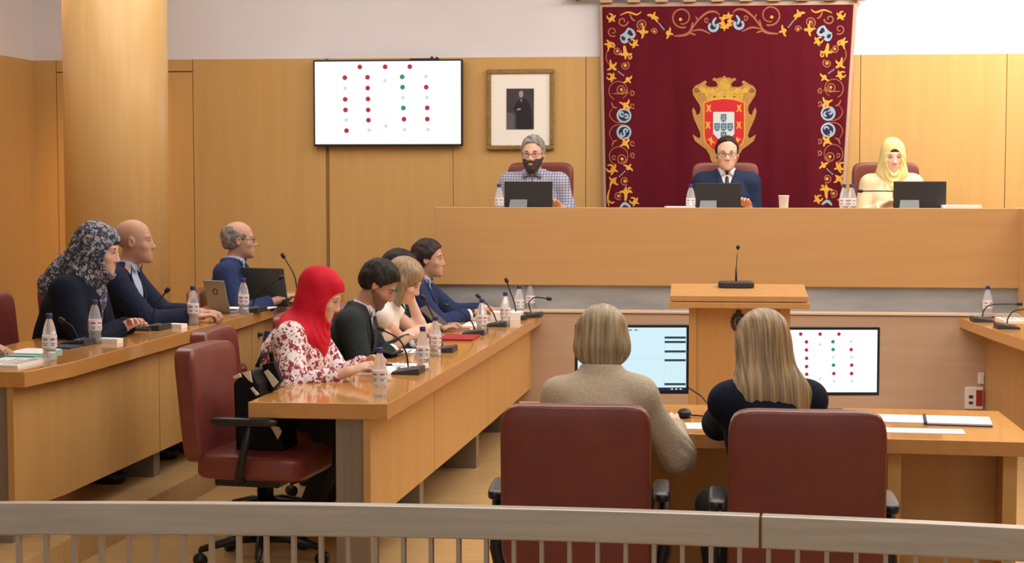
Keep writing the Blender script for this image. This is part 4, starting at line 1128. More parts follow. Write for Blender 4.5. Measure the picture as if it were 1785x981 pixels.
        if style == 'bob':
            F.ell(H((0, -.025, .030)), (.090, .106, .094), R, .02); F.ell(H((0, -.036, -.040)), (.100, .090, .070), R, .04)
            F.ell(H((0, -.055, -.095)), (.050, .050, .040), R, .03)
            F.ell(H((0, .115, -.045)), (.070, .085, .115), R, .01, 's')
        if style == 'long':
            F.ell(H((0, -.025, .032)), (.092, .108, .094), R, .02); F.ell(H((0, -.050, -.05)), (.102, .072, .10), R, .05)
            F.ell(H((.010, -.075, -.15)), (.120, .060, .11), R, .05); F.ell(H((.020, -.088, -.195)), (.145, .052, .085), R, .05); F.ell(H((.085, -.085, -.20)), (.075, .045, .09), R, .04)
            F.ell(H((0, .115, -.045)), (.066, .085, .13), R, .01, 's')
        if style == 'tied':
            F.ell(H((0, -.02, .034)), (.086, .106, .092), R, .02)
            for sx in (-1, 1): F.cap(H((sx * .072, .0, .0)), H((sx * .070, .045, -.12)), .030, .018, k=.03)
            F.ell(H((0, -.06, -.08)), (.075, .055, .10), R, .04)
            F.ell(H((0, .115, -.04)), (.060, .075, .115), R, .01, 's')
        # strands: fine grooves that run down from the crown
        X = (F.lo[0] + F.h * np.arange(F.n[0]))[:, None, None] - p.hc[0]; Y = (F.lo[1] + F.h * np.arange(F.n[1]))[None, :, None] - p.hc[1]; Z = (F.lo[2] + F.h * np.arange(F.n[2]))[None, None, :] - p.hc[2]
        lx = X * R[0, 0] + Y * R[1, 0] + Z * R[2, 0]; ly = X * R[0, 1] + Y * R[1, 1] + Z * R[2, 1]; lz = X * R[0, 2] + Y * R[1, 2] + Z * R[2, 2]
        an = np.arctan2(lx, -ly)
        if style in ('bob', 'long', 'tied'):
            if style == 'bob': lx = lx + .006 * np.sin(lz * 60)
            g = np.sin(an * 23 + 14 * lz + seed) * .45 + np.sin(an * 37 - 9 * lz + 2 * seed) * .35 + .8 * np.sin(an * 8 + 20 * lz * (1 if style == 'bob' else .3) + seed)
            fade = np.clip(1.2 - (lz - .02) * 12, .15, 1); F.d += ((.0034 if style == 'bob' else .0024) * g * fade).astype(np.float32)
        else:
            g = np.sin(lx * 210 + 30 * ly + seed) * np.sin(ly * 120 + lz * 90) ; F.d += (.0018 * g + .0026 * np.sin(lx * 60 + ly * 40 + seed) * np.sin(lz * 70 + ly * 30)).astype(np.float32)
        return F.mesh('hair', m, p.root)
    def beard(p, m, t=.009):
        F = p.headfield(.14, .04); H, R = p.H, p.Rh; p.head_shape(F, t)
        if t > .006: F.ell(H((0, .070, -.108)), (.036, .026, .028), R, .02)
        F.plane(H((0, 0, -.028)), R[:, 2])
        F.plane(H((0, -.008, 0)), -R[:, 1]); F.ell(H((0, .115, -.015)), (.048, .060, .034), R, .008, 's'); F.ell(H((0, .105, -.0645)), (.022, .03, .009), R, .004, 's')
        F.mesh('beard', m, p.root)
    def brows(p, m, th=.0032):
        for sx in (-1, 1):
            MB().tube([p.H((sx * .014, .0815, .0205)), p.H((sx * .028, .0835, .0265)), p.H((sx * .040, .0765, .0255)), p.H((sx * .050, .064, .019))], [th * .8, th, th, th * .4], 8).build('eyebrow', m, p.root, True)
    def glasses(p):
        mb = MB(); H = p.H
        for sx in (-1, 1):
            P = [H((sx * .033 + .023 * math.cos(a), .094 - .006 * abs(math.cos(a)) * (1 if math.cos(a) * sx > 0 else 0), .0 + .016 * math.sin(a))) for a in [2 * PI * k / 16 for k in range(17)]]
            mb.tube([tuple(q) for q in P], .0016, 6); mb.tube([tuple(H((sx * .056, .088, .004))), tuple(H((sx * .074, .05, .006))), tuple(H((sx * .080, -.01, .006)))], .0018, 6)
        mb.tube([tuple(H((-.010, .096, .004))), tuple(H((.010, .096, .004)))], .0018, 6)
        mb.build('glasses', M['glass_rim'], p.root, True)
    def scarf(p, m, drape='chest', under=None, name='headscarf', seed=2, t=.012, tail=None, back=0, open_=(.060, .090, .086)):
        """a scarf that wraps head, neck and shoulders and leaves the face open"""
        lo = np.minimum(p.shc - np.array((.32, .24, .28)), p.hc - .2); hi = np.maximum(p.hc + .19, p.shc + np.array((.32, .30, .2)))
        F = Field(lo, hi, min(p.h, .005)); H, R = p.H, p.Rh
        F.ell(H((0, -.022, .034)), (.080 + t, .102 + t, .088 + t), R, .02); F.ell(H((0, .010, -.040)), (.076 + t, .082 + t, .092), R, .04)
        F.ell(H((0, .030, -.105)), (.052 + t, .052 + t, .045), R, .03)
        F.cap(H((0, -.02, -.06)), p.nb, .086, .100, k=.05)
        if drape == 'chest':
            Rt = np.stack([p.X, p.f, p.u], 1)
            F.ell(p.shc + p.u * .02 + p.f * .01, (.185, .125, .085), Rt, .05); F.ell(p.shc - p.u * .05 + p.f * .055, (.12, .095, .12), Rt, .05)
        if drape == 'neck':
            F.cap(p.nb - p.X * .04, p.nb + p.X * .04, .075, k=.04); F.cap(p.nb + p.f * .045 - p.u * .0, p.nb + p.f * .085 - p.u * .10, .055, .045, k=.03)
        if back:
            F.cap(H((0, -.06, -.03)), p.shc - p.f * (.10 + back) - p.u * .02, .085, .075, k=.05, flat=None)
            F.cap(p.shc - p.f * (.09 + back), p.chest - p.f * (.12 + back * .4) - p.u * .02, .07, .03, k=.05, flat=(p.f, .6))
        if tail:
            for a, b, r1, r2 in tail: F.cap(np.array(a), np.array(b), r1, r2, k=.03, flat=(p.f, .55))
        f1 = fold_fn(seed, 24); F.folds(.0028, f1)
        q = F.sub(H((0, 0, -.12)) - .16, H((0, 0, -.12)) + .16, 0)
        if q:
            sl, X, Y, Z = q; c = H((0, .10, -.10)); dd = np.sqrt((X - c[0]) ** 2 + (Y - c[1]) ** 2 + (Z - c[2]) ** 2)
            F.d[sl] += (.0035 * np.sin(dd * 170) * np.clip(1 - dd / .2, 0, 1)).astype(np.float32)
        F.ell(H((0, .115 + (.012 if open_[0] > .08 else 0), -.020)), open_, R, .006, 's')
        o = F.mesh(name, m, p.root)
        if under:
            G = p.headfield(.13, .0); G.ell(H((0, -.016, .036)), (.0775, .098, .086), R, .01); G.plane(H((0, .04, 0)), -R[:, 1]); G.ell(H((0, .112, -.026)), (.052, .070, .074), R, .004, 's'); G.mesh('underscarf', under, p.root)
        return o

# ------------------------------------------------------------ clothing materials
M['lid_grey'] = mat('lid_grey', (72, 74, 70), .45)
M['suit_green'] = noise_mat('suit_green', (38, 46, 48), (46, 54, 56), (1, 1, 1), 60, 2, .8, spec=.2)
M['suit_navy'] = noise_mat('suit_navy', (26, 32, 54), (32, 40, 64), (1, 1, 1), 60, 2, .8, spec=.2)
M['suit_blue'] = noise_mat('suit_blue', (38, 50, 88), (44, 58, 98), (1, 1, 1), 60, 2, .8, spec=.2)
M['blazer_dark'] = noise_mat('blazer_dark', (20, 26, 44), (26, 32, 52), (1, 1, 1), 60, 2, .85, spec=.2)
M['suit_dais'] = noise_mat('suit_dais', (34, 46, 74), (40, 52, 82), (1, 1, 1), 60, 2, .8, spec=.2)
M['cream'] = noise_mat('cream', (228, 212, 172), (236, 222, 184), (1, 1, 1), 30, 2, .8)
M['beige_knit'] = noise_mat('beige_knit', (186, 172, 150), (198, 184, 162), (1, 1, 1), 90, 3, .95, bump=.3)
M['shirt_white'] = mat('shirt_white', (226, 228, 236), .75); M['shirt_blue'] = mat('shirt_blue', (176, 196, 230), .75)
M['white_cotton'] = mat('white_cotton', (236, 236, 236), .8)
M['tie_dark'] = mat('tie_dark', (26, 30, 48), .6); M['tie_maroon'] = mat('tie_maroon', (62, 40, 52), .6)
M['hijab_red'] = noise_mat('hijab_red', (196, 20, 44), (206, 26, 50), (1, 1, 1), 20, 2, .7, spec=.25)
M['hijab_yellow'] = noise_mat('hijab_yellow', (224, 206, 136), (232, 215, 148), (1, 1, 1), 20, 2, .75)
M['underscarf'] = mat('underscarf', (40, 30, 26), .8)
M['hair_dark'] = noise_mat('hair_dark', (16, 13, 12), (48, 39, 34), (1, 1, 1), 34, 4, .55, .3, .75, spec=.3)
M['hair_brown'] = noise_mat('hair_brown', (30, 22, 20), (66, 50, 44), (1, 1, 1), 34, 4, .55, .3, .75, spec=.3)
M['hair_grey'] = noise_mat('hair_grey', (76, 70, 68), (150, 146, 142), (1, 1, 1), 34, 4, .6, .3, .7)
M['hair_salt'] = noise_mat('hair_salt', (84, 82, 82), (172, 170, 168), (1, 1, 1), 34, 4, .6, .3, .7)
M['hair_blonde'] = noise_mat('hair_blonde', (118, 100, 74), (184, 166, 132), (30, 5, 1.2), 3, 4, .42, .3, .7)
M['hair_long'] = noise_mat('hair_long', (104, 84, 60), (188, 164, 126), (34, 4, .6), 3, 4, .38, .32, .68)
M['hair_ash'] = noise_mat('hair_ash', (128, 106, 84), (166, 142, 112), (30, 30, 4), 3, 3, .45)
M['beard_dark'] = noise_mat('beard_dark', (48, 38, 36), (70, 58, 54), (1, 1, 1), 60, 2, .7)
M['stubble'] = noise_mat('stubble', (124, 94, 78), (136, 104, 86), (1, 1, 1), 60, 2, .7)
M['trouser_dark'] = mat('trouser_dark', (30, 30, 36), .85)
def spots_mat(name, base, s1, s2, sc, th1, th2):
    m = mat(name, base, .85); N, L, b = nodes(m)
    tc = N.new('ShaderNodeTexCoord'); nz = N.new('ShaderNodeTexNoise'); nz.inputs['Scale'].default_value = sc * .8; nz.inputs['Detail'].default_value = 2
    mx = N.new('ShaderNodeMixRGB'); mx.inputs[0].default_value = .06; L.new(tc.outputs['Object'], mx.inputs[1]); L.new(nz.outputs['Color'], mx.inputs[2])
    def layer(scale, th, prev, col, w):
        v = N.new('ShaderNodeTexVoronoi'); v.inputs['Scale'].default_value = scale; L.new(mx.outputs[0], v.inputs['Vector'])
        r = N.new('ShaderNodeValToRGB'); r.color_ramp.elements[0].position = th; r.color_ramp.elements[1].position = th + w
        r.color_ramp.elements[0].color = (1, 1, 1, 1); r.color_ramp.elements[1].color = (0, 0, 0, 1); L.new(v.outputs['Distance'], r.inputs[0])
        q = N.new('ShaderNodeMixRGB'); L.new(r.outputs[0], q.inputs[0])
        if prev is None: q.inputs[1].default_value = srgb(*base)
        else: L.new(prev, q.inputs[1])
        q.inputs[2].default_value = srgb(*col); return q.outputs[0]
    o = layer(sc, th1, None, s1, .08); o = layer(sc * 1.7, th2, o, s2, .06)
    L.new(o, b.inputs['Base Color']); return m
M['floral'] = spots_mat('floral', (238, 226, 226), (156, 50, 76), (112, 50, 70), 31, .39, .29)
M['leopard'] = spots_mat('leopard', (44, 50, 72), (186, 186, 194), (150, 152, 168), 44, .36, .28)
def check_mat():
    m = mat('checked', (150, 160, 190), .8); N, L, b = nodes(m); tc = N.new('ShaderNodeTexCoord')
    prev = None
    for d_ in ('X', 'Z'):
        wv = N.new('ShaderNodeTexWave'); wv.bands_direction = d_; wv.inputs['Scale'].default_value = 16; L.new(tc.outputs['Object'], wv.inputs['Vector'])
        r = N.new('ShaderNodeValToRGB'); r.color_ramp.elements[0].position = .45; r.color_ramp.elements[1].position = .6; L.new(wv.outputs[0], r.inputs[0])
        q = N.new('ShaderNodeMixRGB'); q.blend_type = 'MULTIPLY'; q.inputs[0].default_value = .55
        if prev is None: q.inputs[1].default_value = srgb(196, 200, 220)
        else: L.new(prev, q.inputs[1])
        r.color_ramp.elements[0].color = srgb(120, 128, 160); r.color_ramp.elements[1].color = (1, 1, 1, 1)
        L.new(r.outputs[0], q.inputs[2]); prev = q.outputs[0]
    L.new(prev, b.inputs['Base Color']); return m
M['checked'] = check_mat()

# ------------------------------------------------------------ the people
ROWA = 'people'
def Z(px, py, z): return tuple(atz(px, py, z))

# near left row
a1 = Person('woman in a red headscarf and floral blouse sitting at the near desk end looking down', 560, 362, -92, 0, 'fair', 20, (0, 26, 0), .05,
            hand_l=Z(640, 632, .80), hand_r=Z(606, 648, .795), elbow_r=(.7, -.3, -1), elbow_l=(-.7, -.2, -1), female=True, bulk=1.14, sh_w=.18, h=.0045, palm_l=(0, .3, 1), palm_r=(.3, .2, 1), curl=1.2)
a1.top('blouse', M['floral'], .020, 'cuff', None, seed=3, amp=.004, loose=.018)
a1.scarf(M['hijab_red'], 'chest', None, seed=4, t=.014, tail=[(a1.shc + a1.f * .10, a1.chest + a1.f * .15 - a1.u * .06, .075, .03)], back=.0, open_=(.11, .10, .088))
a1.brows(M['hair_dark'], .0024); a1.trousers(M['trouser_dark'])
a2 = Person('man with dark hair in a grey green suit bending over his papers', 660, 326, -88, 0, 'olive', 22, (0, 38, 0), .055,
            hand_l=Z(728, 592, .80), hand_r=Z(690, 606, .79), elbow_r=(.7, -.3, -1), elbow_l=(-.6, -.2, -1), sh_w=.19, bulk=1.05)
a2.shirt(M['shirt_white'], M['tie_maroon']); a2.top('jacket', M['suit_green'], .018, 'cuff', (.30, .075), seed=7); a2.cuffs(M['shirt_white'])
a2.hair(M['hair_dark'], 'short', .016); a2.beard(M['stubble'], .0035); a2.brows(M['hair_dark'], .004); a2.trousers(M['suit_green'])
a3 = Person('woman with ash blonde hair and white sleeves leaning her face on her hand', 706, 303, -92, 0, 'pale', 28, (-4, 30, 0), .05, bust=0,
            hand_l=Z(716, 520, .98), hand_r=Z(742, 572, .80), elbow_r=(.5, -.2, -1), elbow_l=(-.3, .5, -1), female=True, sh_w=.165, hand_dir={'l': (.05, .1, 1)}, palm_l=(0, 1, 0))
a3.top('blouse', M['white_cotton'], .014, 'capped', None, seed=9); a3.hair(M['hair_ash'], 'tied'); a3.brows(M['hair_ash']); a3.trousers(M['trouser_dark'])
er = MB()
for sx in (-1, 1): er.ball(tuple(a3.H((sx * .086, .0, -.052))), (.006, .018, .018), None, 12, 8).tube([tuple(a3.H((sx * .086, 0, -.02))), tuple(a3.H((sx * .086, 0, -.04)))], .0015, 6)
M['green_gem'] = mat('green_gem', (20, 130, 84), .2); er.build('earring', M['green_gem'], a3.root, True)
a4 = Person('man with thick dark hair half hidden behind the ash blonde woman', 697, 283, -90, 0, 'tan', 8, (0, 14, 0), .035,
            hand_l=(-.14, .36, .80, 1), hand_r=(.14, .36, .80, 1), zlift=-.05)
a4.shirt(M['shirt_white']); a4.top('jacket', M['suit_green'], .018, 'cuff', (.30, .07), seed=11); a4.hair(M['hair_dark'], 'full', .024); a4.brows(M['hair_dark'], .004); a4.trousers(M['trouser_dark'])
a5 = Person('dark haired man in a navy suit at the far end of the near left row', 748, 266, -90, 0, 'tan', 10, (-4, 2, 0), .04,
            hand_l=Z(852, 540, .80), hand_r=Z(822, 546, .80), elbow_r=(.6, -.2, -1), elbow_l=(-.6, -.2, -.8), sh_w=.19, bulk=1.08, curl=1.4)
a5.shirt(M['shirt_blue'], M['tie_dark']); a5.top('jacket', M['suit_blue'], .018, 'cuff', (.30, .075), seed=12); a5.cuffs(M['white_cotton'])
a5.hair(M['hair_brown'], 'short', .016); a5.brows(M['hair_brown'], .004); a5.trousers(M['suit_blue'])
MB().tube([tuple(a5.wr['r'] + unit(a5.wr['r'] - a5.el['r']) * k) for k in (-.012, .012)], .031, 16).build('wristwatch', M['black_plastic'], a5.root, True)

# raised far left row
b1 = Person('woman in a dark spotted headscarf and navy blazer leaning over the raised desk', 172, 338, -90, PZ, 'fair', 18, (0, 13, 0), .05,
            hand_l=Z(222, 566, .93), hand_r=Z(215, 572, .92), elbow_r=(.8, .0, -1), elbow_l=(-.6, -.2, -1), female=True, bulk=1.12, sh_w=.18, h=.0045, size=1.05)
b1.top('blazer', M['blazer_dark'], .020, 'long', (.32, .06), seed=15, amp=.003, loose=.012)
b1.scarf(M['leopard'], 'neck', M['underscarf'], seed=6, t=.016, back=.03, tail=[(b1.shc + b1.f * .12, b1.chest + b1.f * .17 - b1.u * .16, .04, .022)], open_=(.11, .10, .088))
b1.brows(M['hair_dark'], .0028); b1.trousers(M['trouser_dark'])
b2 = Person('bald man in a navy blazer and pale blue shirt with his hands on the desk', 234, 312, -84, PZ, 'tan', 10, (0, 0, 0), .04,
            hand_l=Z(350, 545, .93), hand_r=Z(338, 552, .92), elbow_r=(.6, -.3, -1), elbow_l=(-.6, -.2, -1), sh_w=.185, bulk=1.06, curl=1.6, size=1.045)
b2.shirt(M['shirt_blue']); b2.top('blazer', M['suit_navy'], .018, 'cuff', (.38, .125), seed=17); b2.brows(M['hair_grey'], .003); b2.trousers(M['trouser_dark'])
b4 = Person('balding man with glasses in a navy suit seated behind the large dark laptop', 417, 274, -86, PZ, 'tan', 4, (8, 0, 0), .03,
            hand_l=(-.10, .36, .79, 1), hand_r=(.16, .34, .79, 1), sh_w=.19, bulk=1.05)
b4.shirt(M['shirt_blue'], M['tie_maroon']); b4.top('jacket', M['suit_blue'], .018, 'cuff', (.30, .06), seed=19); b4.hair(M['hair_grey'], 'balding', .008); b4.glasses(); b4.brows(M['hair_grey'], .003); b4.trousers(M['suit_blue'])
w0 = Z(-22, 598, .94)
b0 = Person('person outside the left edge whose hand with a gold ring rests on papers', -105, 386, -88, PZ, 'tan', 16, (0, 20, 0), .04,
            hand_l=Z(-60, 585, .93), hand_r=w0, elbow_r=(.6, -.3, -1), female=True, curl=1.2, hand_dir={'r': (.1, 1, -.35)})
b0.top('jacket', M['blazer_dark'], .016, 'long', None, seed=23); b0.hair(M['hair_dark'], 'bob'); b0.trousers(M['trouser_dark'])
d_ = b0.hd['r']; MB().tube([tuple(b0.wr['r'] + d_ * .10 + np.array((.0, 0, -.0)) + d_ * k) for k in (-.004, .004)], .0115, 12).build('ring', M['gold'], b0.root, True)

# the two clerks in front, seen from behind
c1 = Person('woman with a short blonde bob and beige sweater seen from behind', 1050, 490, 0, 0, 'pale', 17, (4, 16, 0), .045,
            hand_l=Z(985, 735, .79), hand_r=Z(1172, 742, .79), elbow_r=(.6, -.5, -1), elbow_l=(-.7, -.5, -1), female=True, bulk=.92, sh_w=.135, h=.0045, size=.97, neck=.105, zlift=.045, drop=.03)
c1.top('sweater', M['beige_knit'], .018, 'cuff', None, seed=25, amp=.0045, loose=.012); c1.hair(M['hair_blonde'], 'bob', seed=2); c1.trousers(M['trouser_dark'])
c2 = Person('woman with long straight blonde hair and a navy blazer seen from behind', 1330, 505, 14, 0, 'pale', 15, (-4, 14, 4), .04,
            hand_l=Z(1262, 738, .79), hand_r=Z(1400, 735, .79), elbow_l=(-.9, -.5, -1), elbow_r=(.6, -.4, -1), female=True, bulk=.94, sh_w=.14, h=.0045, size=.965, neck=.105, zlift=.045, drop=.02)
c2.top('blazer', M['blazer_dark'], .018, 'long', (.25, .05), seed=27, amp=.003); c2.hair(M['hair_long'], 'long', seed=5); c2.trousers(M['trouser_dark'])

# the three on the dais
d1 = Person('bearded man with grey hair and checked shirt at the left seat of the dais', 929, 236, 176, DF, 'fair', 3, (-2, 4, 0), .03,
            hand_l=(-.20, .20, .80, 1), hand_r=(.10, .20, .80, 1), elbow_l=(-.35, -.4, -1), elbow_r=(.35, -.4, -1), sh_w=.18, bulk=1.08, h=.005, size=1.03)
d1.top('shirt', M['checked'], .016, 'three', (.14, .045), seed=31, amp=.003); d1.hair(M['hair_salt'], 'short', .018, hl=.002); d1.beard(M['beard_dark']); d1.brows(M['beard_dark'], .0038); d1.glasses(); d1.trousers(M['trouser_dark'])
cb = MB()
for sx in (-1, 1):
    a = d1.nb + d1.u * .045 + d1.X * sx * .035 + d1.f * .05; b = d1.nb + d1.u * .02 + d1.X * sx * .075 + d1.f * .02; c = d1.nb - d1.u * .035 + d1.X * sx * .070 + d1.f * .088; e = d1.nb - d1.u * .005 + d1.X * sx * .018 + d1.f * .092
    V = [a, b, c, e]; o_ = d1.f * .006; cb.add([tuple(v) for v in V] + [tuple(v + o_) for v in V], [(0, 1, 2, 3), (4, 7, 6, 5), (0, 4, 5, 1), (1, 5, 6, 2), (2, 6, 7, 3), (3, 7, 4, 0)])
cb.build('collar', M['checked'], d1.root, True)
d2 = Person('man in glasses, navy suit and dark tie in the middle seat of the dais', 1267, 238, 181, DF, 'fair', 2, (0, 4, 0), .03,
            hand_l=(-.14, .20, .80, 1), hand_r=(.12, .20, .80, 1), elbow_l=(-.2, -.4, -1), elbow_r=(.2, -.4, -1), sh_w=.165, bulk=1.0, h=.005, size=1.03)
d2.shirt(M['shirt_white'], M['tie_dark']); d2.top('jacket', M['suit_dais'], .018, 'cuff', (.26, .062), seed=33); d2.hair(M['hair_brown'], 'short', .008, hl=-.014); d2.glasses(); d2.brows(M['hair_brown'], .003); d2.trousers(M['suit_dais'])
d3 = Person('woman in a yellow headscarf and cream jacket at the right seat of the dais', 1556, 236, 182, DF, 'pale', 4, (0, 12, 0), .03,
            hand_l=(-.06, .20, .80, 1), hand_r=(.08, .22, .80, 1), elbow_l=(-.3, -.3, -1), elbow_r=(.5, -.3, -1), female=True, sh_w=.155, bulk=1.0, h=.005, size=1.02)
d3.top('jacket', M['cream'], .018, 'long', (.28, .05), seed=35, amp=.003); d3.scarf(M['hijab_yellow'], 'neck', M['underscarf'], seed=8, t=.008, open_=(.054, .090, .090)); d3.brows(M['hair_brown'], .0026); d3.trousers(M['cream'])

# ------------------------------------------------------------ chairs
base_chair = make_chair('empty burgundy leather office chair with a striped handbag at the near desk end')
def chair_for(p, back, label, rz=None, sc=None, dy=0):
    h = (p.th if rz is None else rz); q = Vector((p.loc[0], p.loc[1], 0)) + Vector((-math.sin(p.th), math.cos(p.th), 0)) * (-back)
    z = p.loc[2]
    return place(base_chair, (q.x, q.y, z), h, label, None, sc)
base_chair.location = (*xys(452, 398).xy, 0); base_chair.rotation_euler = (0, 0, math.radians(-97))
chair_for(a1, .03, 'burgundy leather office chair under the woman in the red headscarf')
chair_for(a2, -.05, 'office chair under the dark haired man in the grey green suit')
chair_for(a3, -.05, 'office chair under the ash blonde woman with white sleeves')
chair_for(a4, -.05, 'office chair under the man hidden behind the ash blonde woman')
chair_for(a5, -.05, 'office chair under the man in navy at the far end of the near row')
chair_for(b0, .03, 'burgundy leather office chair just outside the left edge of the photo')
chair_for(b1, .10, 'burgundy leather office chair behind the woman in the spotted headscarf')
chair_for(b2, .03, 'office chair under the bald man in the navy blazer')
q = xys(345, 292); place(base_chair, (q.x, q.y, PZ), math.radians(-70), 'empty burgundy leather office chair between the bald man and the man with glasses', None, (1, 1, .90))
chair_for(b4, -.09, 'office chair under the balding man with glasses', sc=(1, 1, .88))
q = xys(1012, 548); place(base_chair, (q.x, q.y, 0), math.radians(1), 'burgundy office chair seen from behind with the beige sweater woman on it', None, (.925, .95, 1.055))
q = xys(1405, 572); place(base_chair, (q.x, q.y, 0), math.radians(-1), 'burgundy office chair seen from behind with the long haired woman on it', None, (.92, .95, 1.07))
chair_for(d1, .03, 'leather chair of the bearded man on the dais', sc=(1.0, 1, 1.18))
chair_for(d2, .03, 'leather chair of the man in glasses and tie on the dais', sc=(1.0, 1, 1.18))
chair_for(d3, .03, 'leather chair of the woman in the yellow headscarf on the dais', sc=(1.0, 1, 1.18))

# ------------------------------------------------------------ things on the desks
bt = make_bottle('water bottle with blue cap on the near corner of the near left desk')
bt.location = atz(662, 692, ZA)
def bottle(px, py, z, label): place(bt, tuple(atz(px, py, z)), random.uniform(0, 6), label)
bottle(737, 645, ZA, 'water bottle standing in front of the man in the grey green suit')
bottle(759, 622, ZA, 'water bottle just left of the red folder, behind a microphone')
bottle(840, 583, ZA, 'water bottle in front of the white papers near the red folder')
bottle(881, 568, ZA, 'water bottle beside the paper stack at the far end of the near left row')
bottle(905, 553, ZA, 'water bottle second from the far end of the near left desk')
bottle(924, 544, ZA, 'water bottle at the far end of the near left desk beside the low wall')
bottle(87, 630, ZB, 'water bottle nearest the left edge on the raised desk')
bottle(166, 598, ZB, 'water bottle in front of the woman in the spotted headscarf')
bottle(337, 566, ZB, 'water bottle beside the hands of the bald man')
bottle(425, 548, ZB, 'water bottle in front of the large dark laptop on the raised desk')
bottle(1721, 554, ZA, 'water bottle on the far end of the right row desk')
for px, lb in ((870, 'water bottle beside the bearded man on the dais'), (1204, 'water bottle beside the middle man on the dais'), (1471, 'left of two water bottles by the yellow headscarf woman'), (1484, 'right of two water bottles by the yellow headscarf woman')):
    q = aty(px, 362, DY + .25); place(bt, (q.x, q.y, DTOP), 0, lb)

def arc(l, h_, bend): return [(0, .0, .02), (0, -.01 * bend, h_ * .5), (0, .04 * bend + .0, h_ * .85), (0, l, h_)]
mk = make_mic('conference microphone bowed over the desk in front of the woman in the red headscarf', [(0, .0, .02), (-.01, .01, .10), (-.04, .04, .17), (-.10, .10, .215)], 0)
def deskrot(E, c, i): # direction along the desk edge
    return 0
def mic_at(px, py, z, rz, label, first=False, shape=None):
    t = mk if first else (place(mk, (0, 0, 0), 0, label) if shape is None else make_mic(label, shape, 0))
    t.location = atz(px, py, z); t.rotation_euler = (0, 0, math.radians(rz)); return t
UP = [(0, 0, .02), (0, .01, .12), (0, .03, .22), (0, .07, .30)]
mic_at(712, 650, ZA, 88, '', True)
mic_at(772, 612, ZA, 88, 'conference microphone leaning left beside the bottle left of the red folder', shape=[(0, 0, .02), (-.02, .02, .12), (-.04, .06, .22), (-.05, .09, .28)])
mic_at(828, 582, ZA, 88, 'conference microphone beside the red folder', shape=[(0, 0, .02), (-.02, .02, .08), (-.05, .08, .14), (-.06, .15, .17)])
mic_at(866, 568, ZA, 88, 'conference microphone leaning over the white papers', shape=[(0, 0, .02), (-.01, .02, .08), (-.03, .06, .14), (-.04, .10, .18)])
mic_at(900, 556, ZA, 88, 'conference microphone second from the far end of the near left desk', shape=[(0, 0, .02), (0, .01, .10), (0, .04, .18), (0, .06, .24)])
mic_at(927, 552, ZA, 88, 'conference microphone at the far end with its neck bent to the right', shape=[(0, 0, .02), (0, .02, .09), (0, -.02, .13), (0, -.10, .125)])
mic_at(138, 600, ZB, 84, 'conference microphone behind the first bottle on the raised desk', shape=[(0, 0, .02), (0, .02, .06), (.0, .04, .09), (0, .075, .11)])
mic_at(268, 574, ZB, 84, 'conference microphone with pale neck in front of the bald man', shape=[(0, 0, .02), (.0, .0, .09), (.0, -.02, .14), (0, -.07, .20)])
mic_at(440, 543, ZB, 84, 'conference microphone in front of the large dark laptop', shape=[(0, 0, .02), (.0, -.02, .09), (.0, -.06, .13), (0, -.17, .20)])
mic_at(520, 532, ZB, 84, 'conference microphone rising behind the woman in the red headscarf', shape=[(0, 0, .02), (.0, .01, .12), (.0, .03, .20), (0, .09, .30)])
mic_at(1712, 560, ZA, -90, 'conference microphone at the far end of the right row desk', shape=[(0, 0, .02), (0, .01, .07), (0, .06, .11), (0, .22, .115)])
mic_at(1755, 572, ZA, -90, 'nearer conference microphone of the right row desk', shape=[(0, 0, .02), (0, .01, .07), (0, .06, .115), (0, .22, .12)])
q = aty(1590, 362, DY + .35)
m_ = make_mic('microphone with a horizontal neck beside the woman in the yellow headscarf', [(0, 0, .02), (0, .01, .10), (.04, .01, .16), (.28, .0, .165)], 0); m_.location = (q.x - .05, q.y + .1, DTOP); m_.rotation_euler = (0, 0, PI)
# podium microphone
pm = thing('podium_microphone', 'desk microphone with dark grey base on the podium top', 'microphone', (pc.x - .01, pc.y + .31, zbk - .028))
MB().cushion((0, 0, .03), (.215, .12, .045), 6, 8).build('base', M['mic_grey'], pm, True)
MB().tube([(0, 0, .03), (0, .0, .13)], .006, 8).build('stem_socket', M['black_plastic'], pm, True)
MB().tube([(0, 0, .13), (.005, 0, .20), (.01, 0, .245)], .003, 8).build('gooseneck', M['mic_metal'], pm, True)
MB().ball((.01, 0, .255), (.012, .012, .014)).build('microphone_head', M['black_plastic'], pm, True)

# dais monitors, seen from behind
def dais_monitor(px0, px1, py0, label):
    Y = DY + .28; a = aty(px0, py0, Y); b = aty(px1, py0, Y); w_ = b.x - a.x; zt_ = a.z
    t = thing('dais_monitor', label, 'monitor', (a.x, Y, DTOP))
    hh = zt_ - DTOP
    MB().box((0, 0, .035), (w_, .022, hh)).build('casing', M['screen_back'], t, bevel=.004)
    MB().add([(.03, -.05, 0), (w_ * .48, -.05, 0), (w_ * .48, -.012, hh * .45), (.0 + .045, -.012, hh * .45), (.03, -.04, 0), (w_ * .48, -.04, 0), (w_ * .48, -.002, hh * .45), (.045, -.002, hh * .45)], [(0, 1, 2, 3), (4, 7, 6, 5), (0, 4, 5, 1), (1, 5, 6, 2), (2, 6, 7, 3), (3, 7, 4, 0)]).build('stand', M['stand_grey'], t)
    MB().box((.02, -.06, 0), (w_ * .9, .14, .012)).build('stand_base', M['black_plastic'], t, bevel=.004)
dais_monitor(879, 963, 316, 'dark monitor back in front of the bearded man on the dais')
dais_monitor(1210, 1292, 319, 'dark monitor back in front of the middle man on the dais')
dais_monitor(1558, 1650, 316, 'dark monitor back in front of the woman in the yellow headscarf')
cu = thing('paper_cup', 'white paper cup standing alone on the dais desk', 'cup', (aty(1366, 362, DY + .25).x, DY + .25, DTOP))
